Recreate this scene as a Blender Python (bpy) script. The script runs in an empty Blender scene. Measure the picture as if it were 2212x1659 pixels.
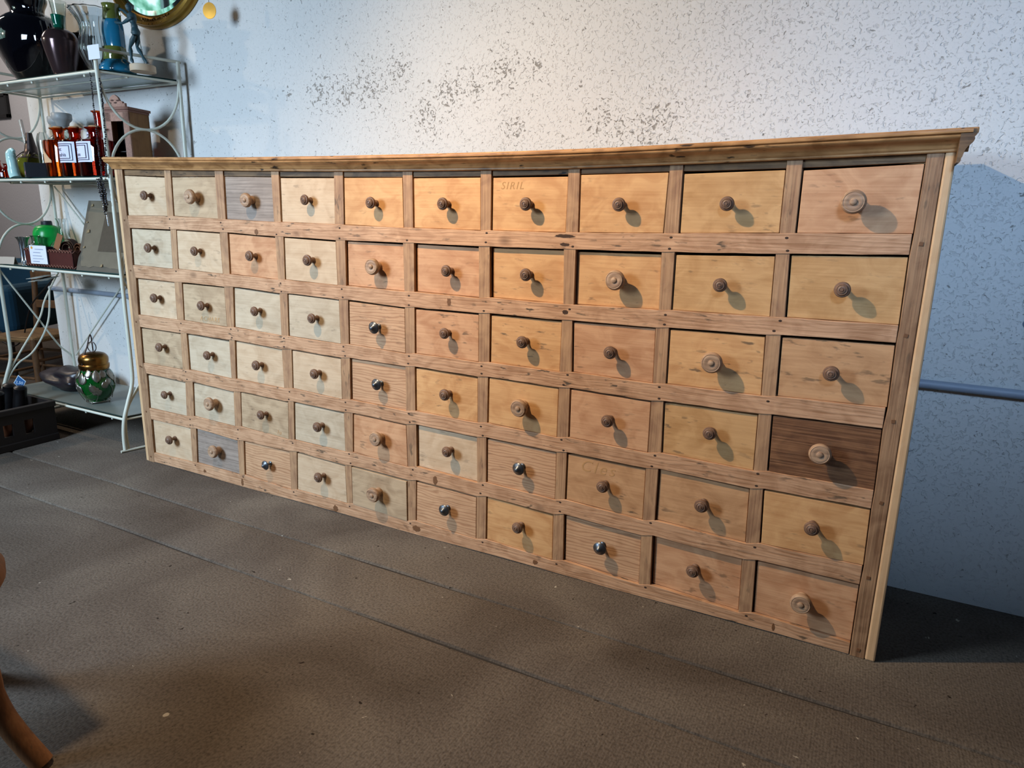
import bpy, bmesh, math, random
from mathutils import Vector, Matrix
random.seed(7)
sc = bpy.context.scene
COL = sc.collection
# ---------------------------------------------------------------- camera
CAM = Vector((2.41846, -1.58780, 0.96081))
RX = Vector((0.884820, 0.465460, 0.020967))      # image right
RD = Vector((0.127393, -0.198394, -0.971808))    # image down
RF = Vector((-0.448178, 0.862547, -0.234840))    # view direction
FPX = 1458.7
cd = bpy.data.cameras.new('camera'); cam = bpy.data.objects.new('camera', cd); COL.objects.link(cam)
m = Matrix(((RX.x, -RD.x, -RF.x, CAM.x), (RX.y, -RD.y, -RF.y, CAM.y), (RX.z, -RD.z, -RF.z, CAM.z), (0, 0, 0, 1)))
cam.matrix_world = m
cd.sensor_width = 36; cd.lens = FPX / 2212 * 36; cd.clip_start = 0.02; cd.clip_end = 60
sc.camera = cam
# ---------------------------------------------------------------- world, lights, exposure
w = bpy.data.worlds.new('world'); sc.world = w; w.use_nodes = True
bg = w.node_tree.nodes['Background']; bg.inputs[0].default_value = (0.42, 0.62, 1.0, 1); bg.inputs[1].default_value = 0.02
sc.view_settings.view_transform = 'Standard'; sc.view_settings.look = 'None'
sc.view_settings.exposure = 0.0; sc.view_settings.gamma = 1.0; sc.view_settings.use_curve_mapping = False
def aim(o, tgt):
    d = Vector(tgt) - o.location
    o.rotation_euler = d.to_track_quat('-Z', 'Y').to_euler()
def area(name, loc, tgt, sx, sy, power, col):
    l = bpy.data.lights.new(name, 'AREA'); l.shape = 'RECTANGLE'; l.size = sx; l.size_y = sy; l.energy = power; l.color = col
    o = bpy.data.objects.new(name, l); COL.objects.link(o); o.location = loc; aim(o, tgt); return o
def spot(name, loc, tgt, power, col, ang, blend, r):
    l = bpy.data.lights.new(name, 'SPOT'); l.energy = power; l.color = col; l.spot_size = math.radians(ang); l.spot_blend = blend; l.shadow_soft_size = r
    o = bpy.data.objects.new(name, l); COL.objects.link(o); o.location = loc; aim(o, tgt); return o
spot('ceiling_spot', (0.94, -0.88, 2.00), (1.95, -0.05, 0.25), 97, (1.0, 0.73, 0.45), 135, 1.0, 0.012)
spot('lower_right_fill_spot', (0.96, -0.885, 1.99), (2.25, 0.0, 0.15), 66, (1.0, 0.73, 0.45), 72, 1.0, 0.012)  # added fill beside the ceiling spot, brightens the lower-right drawers
spot('shelf_spot', (-1.95, -0.85, 1.95), (-0.9, 0.4, 1.0), 48, (1.0, 0.80, 0.58), 110, 0.9, 0.02)
o = area('daylight_left', (-0.3, -2.3, 1.50), (0.35, 0.0, 0.25), 0.7, 0.9, 56, (0.58, 0.78, 1.0)); o.data.spread = math.radians(125)
o = area('daylight_right', (3.0, -2.4, 2.3), (2.60, 0.4, 1.05), 0.6, 0.5, 3.0, (0.42, 0.65, 1.0)); o.data.spread = math.radians(36)
area('far_wall_fill', (-2.8, 0.0, 2.7), (-2.9, 1.5, 1.2), 0.5, 0.5, 30, (1.0, 0.90, 0.82))  # added unseen fill light that lifts the far grey wall
# ---------------------------------------------------------------- helpers
def at(x, y, Y):                      # pixel of the 2212x1659 frame -> point at real depth Y
    d = RX * ((x - 1106) / FPX) + RD * ((y - 829.5) / FPX) + RF
    return CAM + d * ((Y - CAM.y) / d.y)
def lin(h):
    h = h.lstrip('#'); c = [int(h[i:i+2], 16) / 255 for i in (0, 2, 4)]
    return tuple((v / 12.92 if v <= 0.04045 else ((v + 0.055) / 1.055) ** 2.4) for v in c) + (1,)
def tag(o, label=None, cat=None, group=None, kind=None):
    if label: o['label'] = label
    if cat: o['category'] = cat
    if group: o['group'] = group
    if kind: o['kind'] = kind
    return o
def empty(name, loc, label, cat, group=None, rz=0):
    o = bpy.data.objects.new(name, None); COL.objects.link(o); o.location = loc; o.rotation_euler = (0, 0, rz)
    o.empty_display_size = 0.02
    return tag(o, label, cat, group)
def build(name, bm, mat, parent=None, smooth=False, bevel=0, loc=None, world=False):
    """bm -> ONE mesh object. world=True: coordinates are world ones, shifted so the origin is at loc / the bounds' base"""
    if not bm.verts: return None
    bmesh.ops.recalc_face_normals(bm, faces=bm.faces)
    off = Vector((0, 0, 0))
    if world:
        xs = [v.co.x for v in bm.verts]; ys = [v.co.y for v in bm.verts]; zs = [v.co.z for v in bm.verts]
        off = Vector(((min(xs) + max(xs)) / 2, (min(ys) + max(ys)) / 2, min(zs)))
        for v in bm.verts: v.co -= off
    me = bpy.data.meshes.new(name)
    if smooth:
        for f in bm.faces: f.smooth = True
    bm.to_mesh(me); bm.free()
    o = bpy.data.objects.new(name, me); COL.objects.link(o)
    mats = mat if isinstance(mat, (list, tuple)) else [mat]
    for mm in mats: me.materials.append(mm)
    if smooth == 'auto':
        try: me.set_sharp_from_angle(angle=math.radians(38))
        except Exception: pass
    if world:
        o.location = off
    if loc is not None: o.location = loc
    if parent:
        o.parent = parent
        if world:
            p = parent; acc = Vector((0, 0, 0))
            while p: acc += p.location; p = p.parent
            o.location = off - acc
    if bevel:
        b = o.modifiers.new('bevel', 'BEVEL'); b.width = bevel; b.segments = 2; b.limit_method = 'ANGLE'; b.angle_limit = math.radians(40)
    return o
def box(bm, lo, hi, mi=0):
    x0, y0, z0 = lo; x1, y1, z1 = hi
    v = [bm.verts.new(p) for p in ((x0,y0,z0),(x1,y0,z0),(x1,y1,z0),(x0,y1,z0),(x0,y0,z1),(x1,y0,z1),(x1,y1,z1),(x0,y1,z1))]
    for f in ((0,1,2,3),(4,5,6,7),(0,1,5,4),(1,2,6,5),(2,3,7,6),(3,0,4,7)):
        fc = bm.faces.new([v[i] for i in f]); fc.material_index = mi
    return v
def slab(bm, pts, y0, y1, mi=0):      # polygon in XZ extruded along Y
    a = [bm.verts.new((p[0], y0, p[1])) for p in pts]; b = [bm.verts.new((p[0], y1, p[1])) for p in pts]
    n = len(pts)
    fs = [bm.faces.new(a), bm.faces.new(b[::-1])]
    for i in range(n): fs.append(bm.faces.new((a[i], a[(i+1) % n], b[(i+1) % n], b[i])))
    for f in fs: f.material_index = mi
def strip(bm, top, bot, y0, y1):      # long bar between two polylines of the same length (x, z)
    n = len(top); R = []
    for t, b in zip(top, bot):
        R.append([bm.verts.new((b[0], y0, b[1])), bm.verts.new((t[0], y0, t[1])), bm.verts.new((t[0], y1, t[1])), bm.verts.new((b[0], y1, b[1]))])
    for i in range(n - 1):
        for k in range(4): bm.faces.new((R[i][k], R[i+1][k], R[i+1][(k+1) % 4], R[i][(k+1) % 4]))
    bm.faces.new(R[0]); bm.faces.new(R[-1][::-1])
def lathe(bm, prof, c=(0, 0, 0), seg=32, axis='Z', rib=0, ribn=12, sx=1, sy=1, mi=0, closed=False, tilt=None):
    rings = []
    for r, h in prof:
        ring = []
        for k in range(seg):
            a = 2 * math.pi * k / seg
            rr = r * (1 + rib * math.cos(ribn * a)) if r > 0 else 0
            x, y = rr * math.cos(a) * sx, rr * math.sin(a) * sy
            p = Vector((x, y, h))
            if axis == 'Y': p = Vector((x, -h, y))
            if axis == 'X': p = Vector((h, x, y))
            if tilt: p = tilt @ p
            ring.append(bm.verts.new(p + Vector(c)))
        rings.append(ring)
    n = len(rings)
    for i in range(n - 1 if not closed else n):
        A, B = rings[i], rings[(i + 1) % n]
        for k in range(seg):
            f = bm.faces.new((A[k], A[(k+1) % seg], B[(k+1) % seg], B[k])); f.material_index = mi
    if not closed:
        for rg in (rings[0], rings[-1]):
            f = bm.faces.new(rg); f.material_index = mi
def tube(bm, pts, r, seg=10, closed=False, mi=0):
    pts = [Vector(p) for p in pts]; n = len(pts); rings = []
    up = None
    for i, p in enumerate(pts):
        if closed: t = pts[(i+1) % n] - pts[i-1]
        else: t = pts[min(i+1, n-1)] - pts[max(i-1, 0)]
        t.normalize()
        if up is None:
            up = Vector((0, 0, 1)) if abs(t.z) < .9 else Vector((1, 0, 0))
        u = (up - t * up.dot(t)).normalized(); up = u; v = t.cross(u)
        rr = r[i] if isinstance(r, (list, tuple)) else r
        rings.append([bm.verts.new(p + (u * math.cos(2*math.pi*k/seg) + v * math.sin(2*math.pi*k/seg)) * rr) for k in range(seg)])
    for i in range(n if closed else n - 1):
        A, B = rings[i], rings[(i+1) % n]
        for k in range(seg): bm.faces.new((A[k], A[(k+1) % seg], B[(k+1) % seg], B[k])).material_index = mi
    if not closed:
        bm.faces.new(rings[0]).material_index = mi; bm.faces.new(rings[-1][::-1]).material_index = mi
def smoothpts(pts, n=6):              # Catmull-Rom
    P = [Vector(p) for p in pts]; P = [P[0]*2 - P[1]] + P + [P[-1]*2 - P[-2]]; out = []
    for i in range(1, len(P) - 2):
        for k in range(n):
            t = k / n; a, b, c, d = P[i-1], P[i], P[i+1], P[i+2]
            out.append(0.5 * ((2*b) + (c-a)*t + (2*a-5*b+4*c-d)*t*t + (3*b-a-3*c+d)*t**3))
    out.append(P[-2]); return out
def lerp(tab, x):
    if x <= tab[0][0]: return tab[0][1]
    for (a, u), (b, v) in zip(tab, tab[1:]):
        if x <= b: return u + (v - u) * (x - a) / (b - a)
    return tab[-1][1]
B = bmesh.new
# ---------------------------------------------------------------- materials
def newmat(name):
    mt = bpy.data.materials.new(name); mt.use_nodes = True; nt = mt.node_tree
    return mt, nt, nt.nodes['Principled BSDF']
def N(nt, t, **k):
    n = nt.nodes.new(t)
    for a, b in k.items(): setattr(n, a, b)
    return n
def plain(name, col, rough=0.5, metal=0, trans=0, ior=1.45, noise=0.0, scale=30, bump=0, coat=0, alpha=1):
    mt, nt, p = newmat(name); c = lin(col) if isinstance(col, str) else tuple(col) + (1,)
    p.inputs['Base Color'].default_value = c; p.inputs['Roughness'].default_value = rough; p.inputs['Metallic'].default_value = metal
    p.inputs['Transmission Weight'].default_value = trans; p.inputs['IOR'].default_value = ior; p.inputs['Coat Weight'].default_value = coat
    p.inputs['Alpha'].default_value = alpha
    if noise or bump:
        tc = N(nt, 'ShaderNodeTexCoord'); nz = N(nt, 'ShaderNodeTexNoise'); nz.inputs['Scale'].default_value = scale; nz.inputs['Detail'].default_value = 6
        nt.links.new(tc.outputs['Object'], nz.inputs['Vector'])
        if noise:
            mx = N(nt, 'ShaderNodeMix', data_type='RGBA'); mx.inputs[6].default_value = tuple(v * (1 - noise) for v in c[:3]) + (1,)
            mx.inputs[7].default_value = tuple(min(1, v * (1 + noise)) for v in c[:3]) + (1,)
            nt.links.new(nz.outputs['Fac'], mx.inputs[0]); nt.links.new(mx.outputs[2], p.inputs['Base Color'])
        if bump:
            bp = N(nt, 'ShaderNodeBump'); bp.inputs['Strength'].default_value = bump; bp.inputs['Distance'].default_value = 0.002
            nt.links.new(nz.outputs['Fac'], bp.inputs['Height']); nt.links.new(bp.outputs[0], p.inputs['Normal'])
    return mt
def ramp(nt, stops):
    r = N(nt, 'ShaderNodeValToRGB'); e = r.color_ramp.elements
    e[0].position, e[0].color = stops[0]; e[1].position, e[1].color = stops[-1]
    for s in stops[1:-1]:
        q = e.new(s[0]); q.color = s[1]
    return r
def wood(name, light, dark, axis='X', stripe=0.0, grain=0.35, blotch=0.35, dirt=0.3, rough=0.62, dirtcol='#5a4a3a', knots=0.0, fine=1.0, bump=0.25):
    """procedural board: fine streaks and growth rings along the axis, cloudy blotches, small dark specks"""
    mt, nt, p = newmat(name); L = nt.links.new
    a, b = lin(light), lin(dark)
    tc = N(nt, 'ShaderNodeTexCoord'); oi = N(nt, 'ShaderNodeObjectInfo')
    mul = N(nt, 'ShaderNodeMath', operation='MULTIPLY'); mul.inputs[1].default_value = 60; L(oi.outputs['Random'], mul.inputs[0])
    comb = N(nt, 'ShaderNodeCombineXYZ'); 
    for i in range(3): L(mul.outputs[0], comb.inputs[i])
    add = N(nt, 'ShaderNodeVectorMath', operation='ADD'); L(tc.outputs['Object'], add.inputs[0]); L(comb.outputs[0], add.inputs[1])
    def mapped(sa, sb):
        mp = N(nt, 'ShaderNodeMapping'); mp.inputs['Scale'].default_value = {'X': (sa, sb, sb), 'Y': (sb, sa, sb), 'Z': (sb, sb, sa)}[axis]
        L(add.outputs[0], mp.inputs['Vector']); return mp
    def noise(vec, sc_, det=5, dis=0):
        n = N(nt, 'ShaderNodeTexNoise'); n.inputs['Scale'].default_value = sc_; n.inputs['Detail'].default_value = det; n.inputs['Distortion'].default_value = dis
        L(vec, n.inputs['Vector']); return n
    g1 = noise(mapped(6, 210 * fine).outputs[0], 1.0, 6, 0.3)
    g2 = noise(mapped(2.2, 11).outputs[0], 1.6, 4, 0.6)
    bl = noise(mapped(8, 12).outputs[0], 1.5, 6, 1.4)
    rs = ramp(nt, [(0.35, (0, 0, 0, 1)), (0.68, (1, 1, 1, 1))]); L(g1.outputs['Fac'], rs.inputs[0])
    fac = N(nt, 'ShaderNodeMath', operation='MULTIPLY'); fac.inputs[1].default_value = grain; L(rs.outputs[0], fac.inputs[0])
    rb = ramp(nt, [(0.40, (0, 0, 0, 1)), (0.66, (1, 1, 1, 1))]); L(bl.outputs['Fac'], rb.inputs[0])
    f2 = N(nt, 'ShaderNodeMath', operation='MULTIPLY_ADD'); f2.inputs[1].default_value = blotch; L(rb.outputs[0], f2.inputs[0]); L(fac.outputs[0], f2.inputs[2])
    last = f2
    if stripe:
        wv = N(nt, 'ShaderNodeTexWave', wave_type='BANDS', bands_direction='Z' if axis != 'Z' else 'X', wave_profile='SIN')
        mp = N(nt, 'ShaderNodeMapping'); mp.inputs['Scale'].default_value = {'X': (0.22, 1, 1), 'Y': (1, 0.22, 1), 'Z': (1, 1, 0.15)}[axis]
        L(add.outputs[0], mp.inputs['Vector'])
        wv.inputs['Scale'].default_value = 34; wv.inputs['Distortion'].default_value = 9; wv.inputs['Detail'].default_value = 1.5; wv.inputs['Detail Scale'].default_value = 0.35 if False else 1.2
        L(mp.outputs[0], wv.inputs['Vector'])
        rw = ramp(nt, [(0.55, (0, 0, 0, 1)), (0.97, (1, 1, 1, 1))]); L(wv.outputs['Fac'], rw.inputs[0])
        f3 = N(nt, 'ShaderNodeMath', operation='MULTIPLY_ADD'); f3.inputs[1].default_value = stripe; L(rw.outputs[0], f3.inputs[0]); L(last.outputs[0], f3.inputs[2]); last = f3
    f4 = N(nt, 'ShaderNodeMath', operation='MULTIPLY_ADD'); f4.inputs[1].default_value = 0.25; f4.use_clamp = True; L(g2.outputs['Fac'], f4.inputs[0]); L(last.outputs[0], f4.inputs[2])
    mx = N(nt, 'ShaderNodeMix', data_type='RGBA'); mx.inputs[6].default_value = a; mx.inputs[7].default_value = b; L(f4.outputs[0], mx.inputs[0])
    # dirt specks and worn marks
    d1 = noise(mapped(26, 90).outputs[0], 1.0, 3); d2 = noise(add.outputs[0], 4.3, 2, 0.8)
    r1 = ramp(nt, [(0.61, (0, 0, 0, 1)), (0.70, (1, 1, 1, 1))]); L(d1.outputs['Fac'], r1.inputs[0])
    r2 = ramp(nt, [(0.42, (0, 0, 0, 1)), (0.68, (1, 1, 1, 1))]); L(d2.outputs['Fac'], r2.inputs[0])
    mm = N(nt, 'ShaderNodeMath', operation='MULTIPLY'); L(r1.outputs[0], mm.inputs[0]); L(r2.outputs[0], mm.inputs[1])
    m3 = N(nt, 'ShaderNodeMath', operation='MULTIPLY'); m3.inputs[1].default_value = dirt * 2; m3.use_clamp = True; L(mm.outputs[0], m3.inputs[0])
    mx2 = N(nt, 'ShaderNodeMix', data_type='RGBA'); mx2.inputs[7].default_value = lin(dirtcol); L(m3.outputs[0], mx2.inputs[0]); L(mx.outputs[2], mx2.inputs[6])
    out = mx2
    if knots:
        vo = N(nt, 'ShaderNodeTexVoronoi'); mpk = mapped(5.5, 9); vo.inputs['Scale'].default_value = 1.0; L(mpk.outputs[0], vo.inputs['Vector'])
        rk = ramp(nt, [(0.05, (1, 1, 1, 1)), (0.14, (0, 0, 0, 1))]); L(vo.outputs['Distance'], rk.inputs[0])
        mk = N(nt, 'ShaderNodeMath', operation='MULTIPLY'); mk.inputs[1].default_value = knots; L(rk.outputs[0], mk.inputs[0])
        mx3 = N(nt, 'ShaderNodeMix', data_type='RGBA'); mx3.inputs[7].default_value = lin('#4a2f1c'); L(mk.outputs[0], mx3.inputs[0]); L(mx2.outputs[2], mx3.inputs[6]); out = mx3
    L(out.outputs[2], p.inputs['Base Color'])
    p.inputs['Roughness'].default_value = rough; p.inputs['Specular IOR Level'].default_value = 0.3
    bp = N(nt, 'ShaderNodeBump'); bp.inputs['Strength'].default_value = bump; bp.inputs['Distance'].default_value = 0.0015
    L(f4.outputs[0], bp.inputs['Height']); bp.invert = True; L(bp.outputs[0], p.inputs['Normal'])
    return mt
M = {}
# drawer fronts
M['pale']   = wood('wood_pale_drawer', '#d2b797', '#b0906f', grain=.25, blotch=.4, dirt=.18)
M['grey']   = wood('wood_bleached_drawer', '#cbb89d', '#a38c70', grain=.25, blotch=.4, dirt=.18)
M['warm']   = wood('wood_honey_drawer', '#d9aa76', '#b27c4c', grain=.25, blotch=.45, dirt=.4)
M['tanw']   = wood('wood_yellowish_drawer', '#d2a673', '#a97b4a', grain=.25, blotch=.45, dirt=.4)
M['rose']   = wood('wood_rosy_drawer', '#d3a47c', '#aa7651', grain=.3, blotch=.5, dirt=.4)
M['tan']    = wood('wood_tan_drawer', '#cc9f74', '#9f724c', grain=.28, blotch=.45, dirt=.45)
M['pine']   = wood('wood_striped_pine_drawer', '#d0a680', '#9c7050', grain=.2, blotch=.2, stripe=.42, dirt=.2)
M['umber']  = wood('wood_greyed_tan_drawer', '#c4a988', '#94795c', grain=.28, blotch=.45, dirt=.3)
M['mauve']  = wood('wood_weathered_oak_drawer', '#a59588', '#74665b', grain=.6, blotch=.2, dirt=.2, bump=.5)
M['oak']    = wood('wood_dark_oak_drawer', '#8f6545', '#573824', grain=.7, blotch=.35, dirt=.2, bump=.6)
M['rail']   = wood('wood_frame_rail', '#d2a783', '#9a7050', grain=.45, blotch=.4, stripe=.22, dirt=.8, knots=.6, bump=.5)
M['divider']= wood('wood_frame_divider', '#bd9670', '#87634a', axis='Z', grain=.5, blotch=.4, dirt=.4, bump=.5)
M['post']   = wood('wood_frame_post', '#ad8866', '#79583f', axis='Z', grain=.6, blotch=.4, dirt=.4, bump=.5)
M['newstrip']= wood('wood_new_strip', '#d3b088', '#b78d63', axis='Z', grain=.25, blotch=.25, dirt=.12)
M['cornice']= wood('wood_cornice', '#cf9a64', '#83572f', grain=.4, blotch=.5, dirt=.9, dirtcol='#3a291c', knots=.7, rough=.45)
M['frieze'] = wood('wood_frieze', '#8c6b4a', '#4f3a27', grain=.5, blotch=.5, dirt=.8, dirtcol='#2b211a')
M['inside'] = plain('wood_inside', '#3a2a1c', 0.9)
M['knob']   = wood('wood_turned_knob', '#836653', '#523c30', axis='Y', grain=.4, blotch=.2, dirt=.1, rough=.45)
M['bigknob']= wood('wood_pale_turned_knob', '#b8987a', '#866852', axis='X', grain=.7, blotch=.2, dirt=.1, rough=.5, fine=.7)
M['metalknob']= plain('pewter_knob', '#5d636b', 0.36, 0.85, noise=.2, scale=80)
M['peg']    = plain('wood_peg', '#6e4a2e', 0.7, noise=.3)
M['nail']   = plain('iron_nail', '#35241a', 0.8)
M['pencil'] = plain('pencil_marks', '#b58a5c', 0.9)
# ---------------------------------------------------------------- setting materials
def wall_material():
    mt, nt, p = newmat('rough_white_plaster'); L = nt.links.new
    tc = N(nt, 'ShaderNodeTexCoord'); gx = N(nt, 'ShaderNodeNewGeometry')
    pos = gx.outputs['Position']
    def noise(s, d=4, dist=0): 
        n = N(nt, 'ShaderNodeTexNoise'); n.inputs['Scale'].default_value = s; n.inputs['Detail'].default_value = d; n.inputs['Distortion'].default_value = dist; L(pos, n.inputs['Vector']); return n
    big = noise(1.6, 4, .4)
    mx = N(nt, 'ShaderNodeMix', data_type='RGBA'); mx.inputs[6].default_value = lin('#c9c8c4'); mx.inputs[7].default_value = lin('#dddcd9'); L(big.outputs['Fac'], mx.inputs[0])
    # flaking patches: centres on the wall (x, z, radius)
    patches = [(0.93, 1.445, .075), (0.80, 1.40, .11), (0.70, 1.39, .09), (1.13, 1.36, .08), (1.22, 1.385, .07), (1.33, 1.41, .08), (1.44, 1.42, .05), (1.80, 1.20, .07), (1.83, 1.24, .10), (1.66, 1.255, .06), (1.72, 1.23, .06), (0.43, 1.397, .03), (0.60, 1.40, .10), (1.05, 1.30, .09), (1.37, 1.24, .05)]
    acc = None
    sep = N(nt, 'ShaderNodeSeparateXYZ'); L(pos, sep.inputs[0]); cb = N(nt, 'ShaderNodeCombineXYZ'); L(sep.outputs[0], cb.inputs[0]); L(sep.outputs[2], cb.inputs[1])
    for x, z, r in patches:
        d = N(nt, 'ShaderNodeVectorMath', operation='DISTANCE'); L(cb.outputs[0], d.inputs[0]); d.inputs[1].default_value = (x, z, 0)
        mr = N(nt, 'ShaderNodeMapRange'); mr.inputs[1].default_value = 0; mr.inputs[2].default_value = r * 1.25; mr.inputs[3].default_value = 1; mr.inputs[4].default_value = 0; L(d.outputs['Value'], mr.inputs[0])
        if acc is None: acc = mr
        else:
            a = N(nt, 'ShaderNodeMath', operation='MAXIMUM'); L(acc.outputs[0], a.inputs[0]); L(mr.outputs[0], a.inputs[1]); acc = a
    n1 = noise(85, 6, 1.2)
    s1 = N(nt, 'ShaderNodeMath', operation='MULTIPLY_ADD'); s1.inputs[1].default_value = .14; L(acc.outputs[0], s1.inputs[0]); L(n1.outputs['Fac'], s1.inputs[2])
    r1 = ramp(nt, [(.655, (0, 0, 0, 1)), (.74, (1, 1, 1, 1))]); L(s1.outputs[0], r1.inputs[0])
    mx2 = N(nt, 'ShaderNodeMix', data_type='RGBA'); mx2.inputs[7].default_value = lin('#96928c'); L(r1.outputs[0], mx2.inputs[0]); L(mx.outputs[2], mx2.inputs[6])
    # scattered fine specks
    n2 = noise(190, 2, .4); n3 = noise(2.6, 3)
    s2 = N(nt, 'ShaderNodeMath', operation='MULTIPLY_ADD'); s2.inputs[1].default_value = .16; L(n3.outputs['Fac'], s2.inputs[0]); L(n2.outputs['Fac'], s2.inputs[2])
    r2 = ramp(nt, [(.80, (0, 0, 0, 1)), (.83, (1, 1, 1, 1))]); L(s2.outputs[0], r2.inputs[0])
    mx3 = N(nt, 'ShaderNodeMix', data_type='RGBA'); mx3.inputs[7].default_value = lin('#777470'); L(r2.outputs[0], mx3.inputs[0]); L(mx2.outputs[2], mx3.inputs[6])
    L(mx3.outputs[2], p.inputs['Base Color']); p.inputs['Roughness'].default_value = .85; p.inputs['Specular IOR Level'].default_value = .2
    # roughcast relief, stronger to the right
    v = N(nt, 'ShaderNodeTexNoise'); v.inputs['Scale'].default_value = 95; v.inputs['Detail'].default_value = 3; v.inputs['Distortion'].default_value = 1.0; L(pos, v.inputs['Vector'])
    rv = ramp(nt, [(.30, (0, 0, 0, 1)), (.43, (.85, .85, .85, 1)), (.75, (1, 1, 1, 1))]); L(v.outputs['Fac'], rv.inputs[0])
    mr = N(nt, 'ShaderNodeMapRange'); mr.inputs[1].default_value = -.2; mr.inputs[2].default_value = 2.0; mr.inputs[3].default_value = .12; mr.inputs[4].default_value = 1.0; L(sep.outputs[0], mr.inputs[0])
    hm = N(nt, 'ShaderNodeMath', operation='MULTIPLY'); L(rv.outputs[0], hm.inputs[0]); L(mr.outputs[0], hm.inputs[1])
    sub = N(nt, 'ShaderNodeMath', operation='SUBTRACT'); L(hm.outputs[0], sub.inputs[0]); L(r1.outputs[0], sub.inputs[1])
    bp = N(nt, 'ShaderNodeBump'); bp.inputs['Strength'].default_value = 0.9; bp.inputs['Distance'].default_value = .0023; L(sub.outputs[0], bp.inputs['Height'])
    L(bp.outputs[0], p.inputs['Normal'])
    return mt
def floor_material():
    mt, nt, p = newmat('worn_ribbed_carpet'); L = nt.links.new
    gx = N(nt, 'ShaderNodeNewGeometry'); pos = gx.outputs['Position']
    def noise(s, d=4, dist=0): 
        n = N(nt, 'ShaderNodeTexNoise'); n.inputs['Scale'].default_value = s; n.inputs['Detail'].default_value = d; n.inputs['Distortion'].default_value = dist; L(pos, n.inputs['Vector']); return n
    a = noise(2.2, 5, .8)
    ra = ramp(nt, [(.30, lin('#4f463e')), (.5, lin('#5d544c')), (.72, lin('#6e655b'))]); L(a.outputs['Fac'], ra.inputs[0])
    b = noise(160, 3); 
    rb = ramp(nt, [(.3, (.62, .62, .62, 1)), (.55, (1, 1, 1, 1)), (.75, (1.15, 1.15, 1.15, 1))]); L(b.outputs['Fac'], rb.inputs[0])
    mu = N(nt, 'ShaderNodeMix', data_type='RGBA', blend_type='MULTIPLY'); mu.inputs[0].default_value = 1; L(ra.outputs[0], mu.inputs[6]); L(rb.outputs[0], mu.inputs[7])
    c = noise(38, 3, .5); rc = ramp(nt, [(.735, (0, 0, 0, 1)), (.76, (1, 1, 1, 1))]); L(c.outputs['Fac'], rc.inputs[0])
    m2 = N(nt, 'ShaderNodeMix', data_type='RGBA'); m2.inputs[7].default_value = lin('#a29a8c'); L(rc.outputs[0], m2.inputs[0]); L(mu.outputs[2], m2.inputs[6])
    e = noise(45, 2, .2); re = ramp(nt, [(.245, (1, 1, 1, 1)), (.28, (0, 0, 0, 1))]); L(e.outputs['Fac'], re.inputs[0])
    m3 = N(nt, 'ShaderNodeMix', data_type='RGBA'); m3.inputs[7].default_value = lin('#2a231e'); L(re.outputs[0], m3.inputs[0]); L(m2.outputs[2], m3.inputs[6])
    L(m3.outputs[2], p.inputs['Base Color']); p.inputs['Roughness'].default_value = .95; p.inputs['Specular IOR Level'].default_value = .1
    wv = N(nt, 'ShaderNodeTexWave', wave_type='BANDS', bands_direction='X'); wv.inputs['Scale'].default_value = 55; wv.inputs['Distortion'].default_value = 1.5; L(pos, wv.inputs['Vector'])
    ad = N(nt, 'ShaderNodeMath', operation='MULTIPLY_ADD'); ad.inputs[1].default_value = .10; L(wv.outputs['Fac'], ad.inputs[0]); L(b.outputs['Fac'], ad.inputs[2])
    bp = N(nt, 'ShaderNodeBump'); bp.inputs['Strength'].default_value = .6; bp.inputs['Distance'].default_value = .003; L(ad.outputs[0], bp.inputs['Height']); L(bp.outputs[0], p.inputs['Normal'])
    return mt
M['wall'] = wall_material(); M['floor'] = floor_material()
M['greywall'] = plain('grey_roughcast', '#b5b4b8', .9, bump=.8, scale=60)
M['white_metal'] = plain('cream_painted_metal', '#c9cabb', .38, noise=.12, scale=14)
# ---------------------------------------------------------------- floor, walls, pipe
WY = 0.40
bm = B()
def seam(y0): return [(-4.2 + i * .25, y0 + .004 * math.sin(i * 1.3)) for i in range(42)]
def fl(bm, ya, yb):                       # one carpet width, edges slightly wavy and rolled
    n = 42; rows = []
    prof = [(0, -.008), (0.003, -.002), (.012, .0)]
    for i in range(n):
        x = -4.2 + i * .25; wa = .003 * math.sin(i * 1.3 + ya * 9); wb = .003 * math.sin(i * 1.7 + yb * 9)
        r = [bm.verts.new((x, ya + wa + d, z)) for d, z in prof] + [bm.verts.new((x, yb + wb - d, z)) for d, z in prof[::-1]]
        rows.append(r)
    for a, b in zip(rows, rows[1:]):
        for k in range(5): bm.faces.new((a[k], b[k], b[k+1], a[k+1]))
for ya, yb in ((-.2065, 2.6), (-.421, -.2115), (-3.6, -.426)): fl(bm, ya, yb)
box(bm, (-4.2, -3.6, -.05), (6.05, 2.6, -.0075), 1)
M['underlay'] = plain('dark_underlay', '#2b2622', .9)
tag(build('floor', bm, [M['floor'], M['underlay']], smooth='auto'), kind='structure')
bm = B(); box(bm, (-1.285, WY, -.03), (6.0, WY + .22, 2.9))
tag(build('wall_back', bm, M['wall'], bevel=.008), kind='structure')
bm = B(); box(bm, (-4.2, 1.5, -.03), (-.9, 1.6, 2.9)); 
tag(build('wall_left', bm, M['greywall']), kind='structure')
bm = B()
def pipe(xa, xb):
    tube(bm, [(xa + (xb - xa) * i / 12, WY - .012, .578 + .0015 * math.sin(i)) for i in range(13)], .0115, 16)
pipe(-1.28, 3.9)
for x in (-.6, .6, 1.8, 3.0):
    box(bm, (x - .009, WY - .027, .563), (x + .009, WY + .001, .594))
tag(build('wall_pipe', bm, plain('grey_painted_pipe', '#8f98a6', .45, noise=.15, scale=6), smooth='auto', world=True), 'thin grey painted pipe running along the white wall behind the drawer cabinet', 'pipe')
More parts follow.
